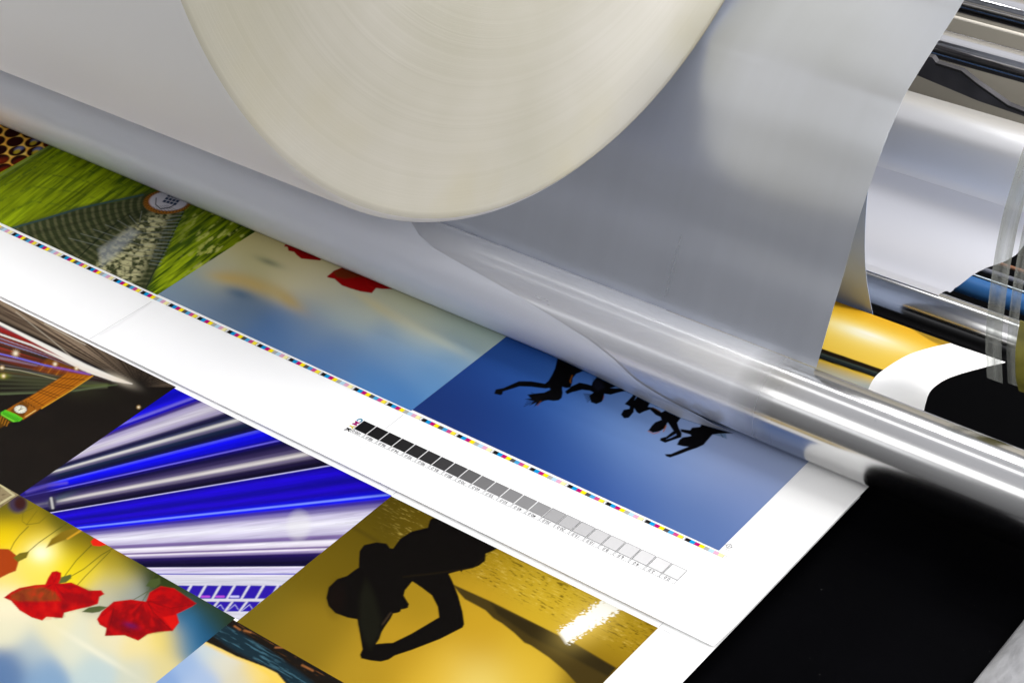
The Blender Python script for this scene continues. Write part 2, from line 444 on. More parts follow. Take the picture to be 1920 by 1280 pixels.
POPSKY = [(440, 440, (232, 214, 140)), (500, 460, (226, 214, 158)), (560, 440, (238, 220, 150)), (620, 470, (240, 226, 170)),
          (480, 492, (196, 190, 140)), (420, 480, (205, 200, 160)), (400, 505, (196, 196, 170)), (355, 512, (168, 182, 176)), (330, 540, (122, 144, 168)),
          (380, 560, (108, 130, 158)), (450, 575, (102, 124, 150)), (540, 500, (226, 216, 172)), (590, 530, (232, 224, 184)),
          (640, 540, (222, 220, 190)), (700, 560, (220, 220, 188)), (660, 590, (182, 196, 194)), (590, 590, (150, 168, 184)), (560, 620, (96, 130, 175)),
          (640, 650, (100, 135, 180)), (700, 700, (82, 130, 186)), (740, 745, (74, 126, 186)), (720, 640, (140, 168, 196)), (780, 600, (214, 222, 202)),
          (820, 620, (205, 218, 206)), (900, 615, (196, 216, 206)), (850, 665, (140, 176, 206)), (820, 700, (96, 146, 198)), (870, 600, (206, 218, 196)),
          (770, 670, (118, 158, 200)), (780, 560, (224, 224, 186)), (500, 640, (84, 118, 165)), (600, 700, (84, 122, 176))]
def art_poppy_sky(A, X, Y):
    A.soft(POPSKY, 30)
    for q in ((430, 522, 40, 12, .15), (480, 535, 46, 14, .35), (540, 562, 36, 13, .6)):
        A.glow(*q, (206, 176, 104), .8)
    A.glow(450, 552, 26, 9, .3, (78, 106, 136), .7); A.glow(505, 492, 24, 6, .35, (128, 134, 108), .7)
    A.glow(760, 600, 80, 9, .55, (238, 232, 196), .5); A.glow(700, 570, 60, 9, .6, (240, 226, 170), .5)
    A.glow(830, 640, 60, 8, .5, (214, 224, 206), .5); A.c *= 1.32
    A.poly(Z([(390, 115), (412, 100), (430, 90), (560, 150), (600, 172), (583, 200), (530, 195), (480, 190), (455, 170), (440, 153), (410, 147), (404, 125), (388, 125)], 2.909, 400, 420), (186, 8, 10), .8)
    A.poly(Z([(440, 110), (560, 150), (596, 175), (540, 180), (480, 160)], 2.909, 400, 420), (150, 14, 12), 3, .6)
    A.poly(Z([(622, 285), (660, 255), (730, 228), (830, 260), (985, 338), (980, 356), (920, 355), (888, 350), (865, 378), (800, 368), (740, 350), (700, 335), (660, 300), (622, 292)], 2.909, 400, 420), (188, 8, 10), .8)
    A.poly(Z([(655, 262), (740, 232), (840, 270), (800, 290), (720, 300), (672, 290)], 2.909, 400, 420), (132, 62, 22), 2.5, .85)
    A.line(Z([(830, 300), (840, 330), (870, 350)], 2.909, 400, 420), 3, (225, 30, 20), .5, 2)

JUMPSKY = [(940, 640, (50, 96, 182)), (980, 660, (56, 108, 196)), (1040, 680, (58, 112, 200)), (860, 700, (36, 72, 150)), (780, 770, (31, 56, 122)), (880, 780, (31, 58, 126)), (820, 800, (30, 54, 118)),
           (960, 760, (36, 72, 146)), (1000, 850, (31, 60, 128)), (1060, 790, (48, 92, 170)), (1120, 770, (98, 138, 208)), (1170, 800, (120, 156, 216)), (1200, 830, (118, 152, 212)), (1100, 700, (70, 124, 205)),
           (1250, 850, (130, 160, 214)), (1100, 860, (46, 86, 160)), (1100, 910, (38, 72, 146)), (1200, 900, (66, 102, 176)), (1200, 960, (60, 92, 158)), (1300, 870, (150, 172, 220)), (1380, 850, (184, 198, 234)), (1440, 840, (190, 204, 238)), (1500, 868, (184, 198, 230)),
           (1440, 900, (142, 162, 212)), (1380, 920, (112, 138, 196)), (1300, 950, (93, 121, 177)), (1280, 990, (84, 114, 172)), (1350, 1020, (88, 114, 170)), (1420, 955, (118, 142, 194)), (1280, 780, (170, 190, 230)), (1200, 760, (120, 160, 222))]
def art_jumpers(A, X, Y):
    A.soft(JUMPSKY, 52); A.c *= 1.15
    blk = (5, 4, 6)
    g = lambda P: Z(P, 2.56, 860, 580)
    h = lambda P: Z(P, 5.565, 1100, 640)
    for P in ([(475, 235), (600, 295), (565, 310), (548, 330), (545, 350), (538, 375), (515, 378), (498, 372), (497, 385), (500, 400), (495, 425), (480, 437), (455, 440), (430, 436), (410, 440), (385, 452), (362, 468), (372, 448), (340, 462), (362, 440), (318, 432), (348, 428), (330, 410), (372, 404), (410, 400), (440, 386), (436, 378), (415, 380), (350, 372), (292, 370), (235, 388), (213, 395), (210, 408), (200, 412), (170, 405), (178, 385), (215, 378), (290, 345), (350, 346), (415, 357), (430, 345), (448, 315), (462, 285)],
              [(510, 395), (530, 380), (545, 368), (580, 352), (612, 358), (645, 368), (642, 392), (592, 386), (545, 398), (520, 408)]):
        A.poly(g(P), blk, .8)
    for k in range(7):
        A.line(g([(400, 425), (350 - 6 * k, 400 + 11 * k)]), 1.2, blk, .8)
        A.line(g([(650, 410), (600 + 3 * k, 405 + 7 * k)]), 1.0, blk, .8)
    A.line(g([(545, 318), (535, 345), (538, 352)]), 2.4, (150, 84, 22), .9)
    A.line(g([(395, 440), (378, 462)]), 1.8, (120, 62, 20), .8)
    A.poly(h([(-20, 445), (50, 465), (60, 430), (105, 372), (310, 472), (250, 488), (370, 493), (408, 518), (330, 535), (250, 557), (185, 548), (180, 585), (160, 630), (100, 655), (45, 635), (28, 570), (70, 535), (30, 512), (-20, 505)]), blk, .8)
    A.poly(h([(75, 400), (150, 420), (190, 480), (120, 520), (70, 480)]), (24, 26, 40), 3, .8)
    A.line(h([(180, 570), (172, 610)]), 1.6, (140, 70, 24), .7)
    A.poly(h([(400, 650), (440, 610), (490, 556), (520, 572), (500, 610), (530, 578), (662, 645), (640, 685), (680, 690), (720, 703), (780, 742), (820, 722), (982, 800), (945, 850), (960, 900), (992, 960), (988, 1000), (900, 1030), (820, 1058), (765, 1035), (770, 1010), (830, 995), (905, 935), (870, 880), (845, 845), (820, 900), (780, 930), (740, 945), (690, 952), (645, 930), (680, 880), (715, 845), (780, 820), (770, 790), (720, 768), (660, 712), (600, 732), (550, 757), (520, 738), (497, 700), (490, 740), (440, 798), (390, 803), (358, 765), (385, 715), (445, 705), (450, 680), (400, 655)]), blk, .7)
    A.poly(h([(832, 1022), (932, 963), (938, 980), (872, 1012)]), (120, 150, 214), .6, .9)
    A.line(h([(800, 940), (830, 880)]), 2.2, (196, 110, 40), .9); A.line(h([(640, 935), (700, 965), (760, 945)]), 1.6, (190, 104, 40), .8)
    A.line(h([(690, 690), (770, 735)]), 1.8, (110, 76, 20), .8)
    A.poly(h([(815, 1178), (880, 1175), (960, 1140), (1060, 1100), (1010, 1095), (942, 1080), (965, 1030), (1000, 1003), (1090, 988), (1080, 972), (985, 945), (980, 915), (1080, 928), (1100, 900), (1180, 893), (1200, 868), (1530, 958), (1380, 965), (1312, 975), (1270, 1022), (1220, 1080), (1150, 1112), (1060, 1142), (960, 1182), (870, 1212), (832, 1200)]), blk, .8)
    A.poly(h([(1318, 972), (1450, 962), (1463, 1020), (1400, 992)]), (118, 150, 190), 1, .9)
    A.line(h([(1400, 965), (1420, 1000)]), 1.2, (20, 24, 36), .9)

def art_sunset(A, X, Y):
    # behind the roller: measured along the sheet
    s = Y
    A.c[:] = lin((240, 190, 40))
    for p, q, col, op in ((0, .40, (226, 165, 22), 1),):
        A.mix(np.clip((s - .33) / .10, 0, 1), (222, 158, 18))
    g = lambda cx, cy, a, b, col, op: A.mix(np.exp(-(((X - cx) / a) ** 2 + ((s - cy) / b) ** 2)) * op, col)
    A.mix(np.clip((.345 - s) / .09, 0, 1) * .5, (250, 214, 90))
    g(-.045, .298, .060, .036, (255, 228, 120), .9); g(-.045, .302, .034, .018, (255, 248, 200), 1); g(-.045, .3025, .017, .0085, (255, 255, 252), 1)
    g(-.030, .300, .050, .006, (255, 240, 160), .5)
    ln_ = .5 * (X + .0) / .06 * .006
    A.mix(np.clip((X + .035) / .006 + (s - .375) / .004, 0, 1) * np.clip((s - .352) / .012, 0, 1) * .75, (128, 104, 24))
    q = s - .06 * (X + .05)
    A.mix(np.clip((.2435 - q) / .0015, 0, 1), (26, 17, 6))
    A.mix(np.clip((.2368 - q) / .0015, 0, 1), (58, 68, 60)); A.mix(np.clip((.2345 - q) / .0015, 0, 1), (30, 38, 40))
    A.mix(np.clip((.2310 - q) / .0015, 0, 1), (22, 18, 8))
    A.mix(np.clip((.2288 - q) / .0010, 0, 1), (244, 200, 60))
    A.mix(np.clip((.2275 - q) / .009, 0, 1), (232, 230, 206))
    A.mix(np.clip((X + .02) / .02, 0, 1) * np.clip((.224 - q) / .006, 0, 1) * .5, (176, 198, 214))

def art_clock(A, X, Y):
    A.c[:] = lin((27, 22, 18)); u, v = A.u, A.v
    n = fnoise(u / 40, v / 30, 3)
    A.mix(np.clip(n - .4, 0, 1) * .25, (50, 42, 34))
    # brown night traffic streaks converging on the bright tip
    fx, fy = 262., 726.
    th = np.arctan2(fy - v, fx - u); r = np.hypot(fx - u, fy - v)
    st = fnoise(th * 55, r / 300, 3)
    m = np.clip((th - .44) / .06, 0, 1) * np.clip((r - 8) / 140, 0, 1)
    A.mix(m * .8, (104, 86, 70)); A.mix(m * np.clip((st - .45) * 4, 0, 1) * .8, (168, 146, 122)); A.mix(m * np.clip((.42 - st) * 5, 0, 1) * .7, (44, 34, 26))
    m2 = np.clip((.44 - th) / .05, 0, 1) * np.clip((th - .06) / .16, 0, 1) * np.clip((r - 50) / 200, 0, 1)
    A.mix(m2 * .45, (96, 60, 40)); A.mix(m2 * np.clip((st - .5) * 5, 0, 1) * .6, (170, 60, 44)); A.mix(m2 * np.clip((vnoise(th * 80, r * 0 + 3) - .68) * 5, 0, 1) * .6, (150, 160, 190))
    q = lambda P: Z(P, 3, 0, 560)
    A.line(q([(90, 75), (300, 240), (450, 370), (700, 460)]), 1.6, (206, 196, 176), .7)
    A.line(q([(250, 140), (480, 260)]), 1.6, (226, 216, 196), .7); A.line(q([(0, 60), (330, 200), (560, 330)]), 1.2, (150, 130, 110), .7)
    A.line(q([(-30, 160), (200, 255), (390, 355), (560, 430)]), [10, 7, 4, 3], (158, 28, 22), .9, 1.5)
    A.line(q([(-30, 125), (130, 205), (300, 290), (480, 385), (640, 450), (742, 478)]), [5, 6, 8, 11, 8, 1], (255, 250, 240), 1, 1.2)
    A.line(q([(-30, 190), (180, 262), (330, 330), (480, 400), (640, 456), (742, 480)]), [3, 3, 4, 8, 6, 1], (250, 240, 228), 1, 1.0)
    A.glow(225, 712, 26, 7, .42, (255, 240, 215), .55)
    A.line(q([(-30, 300), (150, 350), (320, 385), (480, 412)]), 1.8, (120, 120, 216), .9, 1.0)
    A.line(q([(-30, 232), (160, 290), (400, 380)]), 1.2, (110, 120, 170), .8, 1.0)
    for k in range(6): A.line(q([(-20, 400 + 26 * k), (250, 430 + 18 * k), (600, 480 + 4 * k)]), 2.2, (110, 116, 84), .35, 2.2)
    A.glow(70, 712, 90, 16, .2, (84, 88, 56), .4)
    # houses and tower lit orange
    w = lambda P: Z(P, 4.923, 0, 640)
    A.poly(w([(300, 260), (400, 190), (450, 150), (640, 215), (800, 290), (590, 330), (450, 300)]), (128, 74, 16), 3, .75)
    for k in range(9): A.line(w([(380 + 38 * k, 200 + 8 * k), (330 + 38 * k, 262 + 9 * k)]), 1.6, (210, 134, 30) if k % 2 else (60, 34, 10), .7, 1.2)
    for k in range(6): A.line(w([(0, 60 + 22 * k), (400, 190 + 18 * k), (800, 296 + 3 * k)]), [3, 2, 1.5], (150, 48, 34), .45, 1.5)
    A.line(w([(-20, 112), (200, 162), (400, 218), (620, 262), (830, 306)]), 2.6, (110, 112, 226), .95, 1.0)
    A.line(w([(500, 238), (700, 280), (830, 306)]), 4, (150, 60, 130), .6, 2)
    A.line(w([(-20, 240), (180, 268), (400, 320), (560, 362)]), 1.6, (176, 170, 130), .8)
    A.line(w([(-20, 488), (300, 476), (700, 455), (980, 410), (1080, 400)]), [3, 2, 2, 2, 1], (108, 122, 84), .8, 1.6)
    A.line(w([(500, 400), (800, 412), (1000, 402)]), 3, (104, 120, 50), .5, 2.5)
    A.glow(*w([(20, 320)])[0], 12, 5, 0, (150, 160, 40), .7)
    sh = w([(590, 312), (640, 290), (862, 318), (740, 398), (385, 622), (238, 532), (420, 425)])
    A.poly(sh, (172, 96, 14), 1.1)
    for k in range(13):
        f = k / 12; a0 = (590 + 255 * f, 312 + 12 * f); b0 = (240 + 140 * f, 532 + 88 * f)
        A.line(w([a0, b0]), 1.0, (220, 140, 30) if k % 2 else (116, 58, 8), .65)
    for f in (.12, .33, .40, .62, .69, .93):
        a0 = (590 - 350 * f, 312 + 220 * f); b0 = (850 - 470 * f, 320 + 300 * f)
        A.line(w([a0, b0]), 1.8, (96, 50, 8), .75)
    A.line(w([(855, 318), (640, 462), (385, 618)]), 2.2, (232, 168, 44), .8)
    A.poly(w([(238, 530), (388, 606), (345, 642), (215, 724), (180, 700), (48, 640), (130, 588)]), (160, 92, 18), 1.0)
    A.poly(w([(205, 548), (270, 590), (215, 700), (150, 680), (96, 640)]), (92, 56, 14), 1.2, .8)
    for k in range(4): A.line(w([(238 + 24 * k, 552 + 16 * k), (246 + 24 * k, 566 + 16 * k)]), 1.6, (52, 28, 6), .9)
    A.line(w([(330, 636), (235, 696)]), 1.8, (240, 196, 110), .9)
    cxx, cyy = w([(189, 627)])[0]
    A.ell(cxx, cyy, 12.2, 8.0, .05, (88, 50, 12), .1)
    A.ell(cxx, cyy, 11.4, 7.4, .05, (240, 236, 214), .08)
    for k in range(12):
        t = k * math.pi / 6; A.line([(cxx + 8.6 * math.cos(t), cyy + 5.6 * math.sin(t)), (cxx + 10.4 * math.cos(t), cyy + 6.8 * math.sin(t))], .8, (60, 52, 44), .8)
    A.line([(cxx, cyy), (cxx + 2, cyy - 5.6)], 1.2, (20, 18, 16)); A.line([(cxx, cyy), (cxx - 3.4, cyy + 2)], 1.1, (20, 18, 16)); A.line([(cxx, cyy), (cxx + 5, cyy - 1.6)], .9, (20, 18, 16))
    A.poly(w([(8, 655), (50, 632), (140, 668), (215, 712), (180, 738), (120, 745), (60, 712), (10, 684)]), (86, 196, 36), .9)
    for k in range(11): A.line(w([(36 + 14 * k, 650 + 6.5 * k), (28 + 13 * k, 676 + 6 * k)]), 1.1, (20, 84, 8), .85)
    A.line(w([(12, 672), (70, 706), (130, 738)]), 1.4, (150, 226, 70), .8)
    A.poly(w([(-80, 700), (4, 676), (60, 712), (104, 744), (60, 770), (0, 800), (-80, 840)]), (92, 58, 10), 1.2)
    for k in range(8): A.line(w([(2 + 11 * k, 684 + 8 * k), (-16 + 11 * k, 740 + 6 * k)]), 1.2, (214, 140, 30) if k % 2 else (40, 24, 6), .8)
    for (x, y, s_) in ((88, 308, 9), (310, 368, 6), (430, 392, 5), (12, 388, 5), (780, 610, 4), (20, 435, 5)):
        x0, y0 = x / 3, y / 3 + 560
        for k in range(6):
            t = k * math.pi / 6; A.line([(x0 - s_ * math.cos(t), y0 - s_ * math.sin(t)), (x0 + s_ * math.cos(t), y0 + s_ * math.sin(t))], .7, (255, 190, 90), .45)
        A.glow(x0, y0, s_ * .5, s_ * .5, 0, (255, 244, 214), 1)

def art_rollers(A, X, Y):
    u, v = A.u, A.v; t = (u - 100) / 540.
    L = [  # y at u=100, y at u=640, colour
        (760, 560, (12, 8, 236)), (800, 600, (16, 10, 246)), (826, 628, (10, 6, 190)), (836, 640, (30, 20, 235)), (842, 646, (120, 110, 235)), (846, 650, (20, 10, 190)), (853, 656, (70, 50, 130)), (858, 663, (176, 166, 204)), (866, 686, (214, 208, 222)), (872, 700, (176, 166, 200)),
        (876, 711, (40, 36, 78)), (879, 717, (20, 22, 56)), (881, 725, (60, 64, 100)), (884, 733, (216, 214, 210)), (888, 741, (104, 98, 130)), (892, 748, (24, 38, 70)), (898, 758, (14, 18, 52)), (902, 765, (12, 12, 90)),
        (904, 768, (80, 84, 250)), (908, 776, (14, 10, 250)), (914, 790, (10, 6, 205)), (917, 797, (18, 10, 160)), (919, 800, (110, 100, 230)), (921, 803, (16, 6, 110)), (927, 810, (18, 12, 60)), (932, 822, (50, 40, 84)), (936, 830, (92, 82, 120)), (941, 839, (214, 208, 206)), (945, 846, (110, 100, 130)),
        (950, 854, (30, 22, 60)), (957, 864, (10, 6, 34)), (959, 867, (12, 8, 50)), (960, 869, (200, 196, 244)), (962, 871, (20, 4, 150)), (970, 885, (28, 2, 206)), (979, 903, (16, 2, 150)), (984, 915, (30, 4, 200)), (988, 924, (22, 2, 170)),
        (992, 933, (12, 10, 210)), (994, 937, (120, 140, 255)), (997, 940, (10, 20, 240)), (1002, 947, (60, 44, 150)), (1008, 955, (120, 108, 168)), (1013, 966, (196, 190, 216)), (1019, 980, (226, 224, 236)), (1023, 992, (204, 198, 222)), (1026, 999, (190, 184, 212)), (1029, 1004, (128, 108, 160)), (1032, 1008, (110, 92, 146)),
        (1036, 1014, (230, 226, 236)), (1040, 1020, (214, 206, 222)), (1043, 1025, (110, 88, 140)), (1046, 1028, (228, 220, 232)), (1049, 1032, (150, 134, 180)), (1053, 1037, (34, 18, 84)), (1058, 1045, (20, 10, 60)), (1062, 1054, (10, 4, 40)), (1064, 1060, (16, 8, 56)),
        (1066, 1062, (222, 216, 236)), (1069, 1066, (190, 180, 214)), (1074, 1073, (206, 202, 226)), (1076, 1076, (80, 70, 180)), (1078, 1078, (214, 210, 222)), (1090, 1090, (198, 198, 210)), (1096, 1096, (206, 204, 218)), (1160, 1160, (206, 204, 216))]
    out = np.zeros_like(A.c)
    cols = np.array([lin(l[2]) for l in L]); i0 = np.zeros(u.shape, int)
    ys = np.array([l[0] for l in L])[:, None, None] * (1 - t) + np.array([l[1] for l in L])[:, None, None] * t
    vv = v
    for i in range(len(L) - 1):
        f = np.clip((vv - ys[i]) / np.maximum(ys[i + 1] - ys[i], .8), 0, 1)
        sel = (vv >= ys[i]) if i < len(L) - 1 else 0
        f = f * f * (3 - 2 * f)
        c = cols[i] * (1 - f[..., None]) + cols[i + 1] * f[..., None]
        out = np.where(sel[..., None], c, out if i else c)
    A.c = out
    # fine brushed streaks running with the rollers
    w = np.clip(np.sum(vv[None] > ys, axis=0) / len(L), 0, 1)
    sl = -.36 + .36 * w
    n = fnoise(u / 60, (v - sl * (u - 300)) / 1.6, 3)
    A.c = A.c * (.80 + .42 * n[..., None])
    A.glow(110, 935, 30, 5, -.35, (70, 90, 100), .7)
    A.mix(np.clip((115 - u) / 30, 0, 1) * np.clip((955 - v) / 8, 0, 1) * np.clip((v - 880) / 10, 0, 1) * .8, (40, 28, 92))
    A.ell(98, 943, 8, 11, .1, (60, 56, 78), .3); A.line([(96, 934), (99, 952)], 4, (206, 204, 200), .9, 1.5)
    A.line([(50, 922), (90, 910), (125, 905)], 4, (118, 100, 190), .6, 2.5)
    A.line([(60, 905), (75, 893)], 3, (150, 140, 196), .7, 1.5)
    A.ell(560, 985, 22, 27, .15, (236, 236, 230), .25, .35)
    # punched grid of the walkway
    for r_, (yt, yb) in enumerate(((1097, 1122), (1127, 1146))):
        for k in range(8):
            x0 = 322 + k * 27.2 - r_ * 4; sk = 12
            A.poly([(x0 + sk, yt), (x0 + 22 + sk, yt + .5), (x0 + 22 - 2, yb), (x0 - 3, yb)], (42, 22, 160), 1.0)
            if r_ == 0 and k < 5: A.line([(x0 + 2, yb - 4), (x0 + 16, yb - 4)], 4, (190, 80, 214) if k < 4 else (214, 210, 250), .8)
            if r_: A.line([(x0, yb - 2), (x0 + 14, yt + 6), (x0 + 20, yb - 4)], 1.2, (200, 200, 240), .8)

GOLD = [(740, 935, (84, 70, 8)), (650, 990, (104, 86, 10)), (560, 1050, (118, 98, 14)), (480, 1130, (128, 108, 24)), (620, 1060, (116, 94, 12)), (600, 1180, (154, 124, 26)), (540, 1210, (146, 118, 28)), (680, 1250, (190, 152, 38)),
        (760, 1220, (196, 154, 34)), (820, 1270, (240, 196, 62)), (900, 1290, (252, 226, 130)), (900, 1200, (212, 166, 34)), (980, 1270, (238, 198, 66)), (800, 1120, (176, 140, 28)), (900, 1130, (212, 168, 40)), (1000, 1200, (224, 182, 44)),
        (900, 1020, (150, 120, 16)), (950, 1050, (190, 154, 30)), (1000, 1080, (214, 180, 46)), (1060, 1130, (222, 184, 42)), (1100, 1110, (216, 184, 52)), (1160, 1160, (206, 172, 40)), (1220, 1175, (176, 140, 22)), (1150, 1220, (170, 132, 20)), (1120, 1270, (120, 92, 14)), (800, 960, (110, 90, 12))]
def art_gold(A, X, Y):
    A.soft(GOLD, 42); A.c *= np.array([.8, .8, .72]); u, v = A.u, A.v
    k_ = lambda P: Z(P, 2.595, 540, 900)
    sd = v - (1040 + (u - 760) * .52)       # below the waterline when positive
    al = (u * .89 + v * .46); ac = (-u * .46 + v * .89)
    n = fnoise(al / 12, ac / 1.7, 4)
    water = np.clip(-(v - (1070 + (u - 850) * .475)) / 10, 0, 1) * np.clip((u - 700) / 60, 0, 1)
    A.mix(water * np.clip((.40 - n) * 5, 0, 1) * .5, (120, 92, 12)); A.mix(water * np.clip((n - .62) * 4, 0, 1) * .35, (250, 220, 110))
    A.mix(np.clip(-(v - (1010 + (u - 720) * .5)) / 20, 0, 1) * np.clip((.38 - n) * 6, 0, 1) * .5, (60, 48, 4))
    A.line(k_([(290, 212), (440, 300)]), 7, (72, 58, 8), .6, 3.5)
    A.poly(k_([(800, 505), (990, 590), (1200, 695), (1400, 795), (1595, 912), (1530, 990), (1400, 1080), (1400, 985), (1350, 930), (1270, 862), (1180, 802), (1150, 790), (1100, 742), (1040, 695), (1000, 672), (960, 632), (920, 610), (860, 578), (830, 545)]), (66, 52, 16), 1.6)
    A.poly(k_([(990, 600), (1200, 700), (1400, 802), (1600, 915), (1560, 955), (1380, 860), (1180, 760), (1020, 650)]), (34, 27, 8), 3, .7)
    gl = [k_([(1335, 765)])[0], k_([(1600, 590)])[0]]
    p0, p1 = np.array(gl[0]), np.array(gl[1]); e = p1 - p0
    tt = ((u - p0[0]) * e[0] + (v - p0[1]) * e[1]) / (e @ e); dd = np.abs((u - p0[0]) * e[1] - (v - p0[1]) * e[0]) / np.hypot(*e)
    nn = fnoise(u / 4.2, v / 2.6, 3)
    m = np.clip((1.12 - tt) / .1, 0, 1) * np.clip((tt + .03) / .06, 0, 1)
    m = m * np.clip((nn * 1.2 - dd / (17 + 6 * tt) + .30 - .25 * np.clip(tt - .5, 0, 1)) * 6, 0, 1)
    A.glow(1105, 1165, 60, 30, -.6, (248, 214, 110), .5)
    A.mix(m, (255, 253, 240))
    blk = (9, 6, 3)
    A.poly(k_([(680, 230), (690, 195), (705, 183), (722, 186), (735, 176), (1030, 326), (1000, 342), (962, 358), (960, 392), (930, 415), (900, 427), (850, 438), (845, 446), (836, 440), (782, 455), (800, 490), (828, 560), (850, 640), (858, 700), (850, 716), (740, 772), (600, 826), (520, 852), (490, 872), (450, 882), (400, 876), (356, 866), (350, 848), (362, 822), (345, 720), (337, 676), (290, 668), (230, 646), (197, 612), (186, 572), (198, 520), (240, 480), (288, 465), (320, 440), (345, 424), (345, 390), (348, 345), (370, 315), (430, 302), (480, 308), (496, 330), (512, 332), (545, 285), (600, 250)]), blk, .9)
    import copy
    hole = k_([(605, 492), (570, 535), (563, 560), (575, 580), (589, 602), (584, 620), (566, 626), (550, 628), (548, 638), (535, 644), (512, 648), (500, 672), (470, 715), (455, 740), (445, 770), (428, 796), (470, 792), (510, 790), (600, 746), (735, 666), (728, 615), (700, 560), (650, 522)])
    B = Art(u, v); B.poly(hole, (255, 255, 255), .9); Gd = Art(u, v); Gd.soft(GOLD, 42); Gd.c *= np.array([.8, .8, .72])
    mm = B.c[..., 0:1]; A.c = A.c * (1 - mm) + Gd.c * mm
    A.poly(k_([(352, 560), (380, 480), (420, 560), (455, 690), (440, 760), (400, 820), (372, 780), (345, 700)]), (22, 22, 12), 6, .8)
    A.ell(*k_([(235, 575)])[0], 15, 28, .1, (26, 11, 4), .6, .35)
    A.line(k_([(560, 470), (700, 455), (900, 425), (990, 345)]), 2, (40, 30, 10), .5, 1.5)
    A.line(k_([(500, 645), (460, 700)]), 3, (70, 55, 40), .6, 1.5)

POP = [(30, 925, (120, 110, 40)), (20, 960, (90, 86, 14)), (60, 985, (150, 130, 16)), (20, 1000, (250, 216, 6)), (60, 1015, (250, 216, 10)), (75, 1035, (255, 240, 120)), (130, 1060, (250, 226, 20)), (60, 1075, (252, 228, 90)), (20, 1080, (252, 226, 120)), (110, 960, (92, 88, 16)), (150, 990, (104, 96, 18)), (190, 1000, (78, 72, 16)), (150, 1030, (150, 130, 16)), (170, 1075, (236, 212, 40)), (210, 1045, (160, 140, 24)), (250, 1050, (60, 66, 14)), (300, 1090, (44, 58, 18)),
       (220, 1080, (206, 190, 60)), (200, 1110, (190, 190, 170)), (240, 1110, (150, 160, 160)), (330, 1120, (56, 72, 30)), (380, 1130, (46, 62, 26)), (430, 1160, (40, 54, 24)), (20, 1130, (250, 240, 206)), (20, 1180, (232, 230, 200)), (100, 1180, (236, 230, 190)), (60, 1220, (180, 196, 202)), (140, 1210, (222, 226, 206)), (20, 1250, (92, 124, 170)), (80, 1265, (130, 164, 200)), (180, 1250, (190, 210, 214)), (200, 1200, (232, 226, 190)),
       (260, 1210, (240, 224, 160)), (310, 1200, (240, 216, 110)), (345, 1200, (70, 130, 170)), (350, 1160, (40, 110, 160)), (380, 1190, (24, 86, 134)), (400, 1165, (34, 66, 60)), (260, 1260, (206, 212, 196)), (300, 1250, (222, 210, 150))]
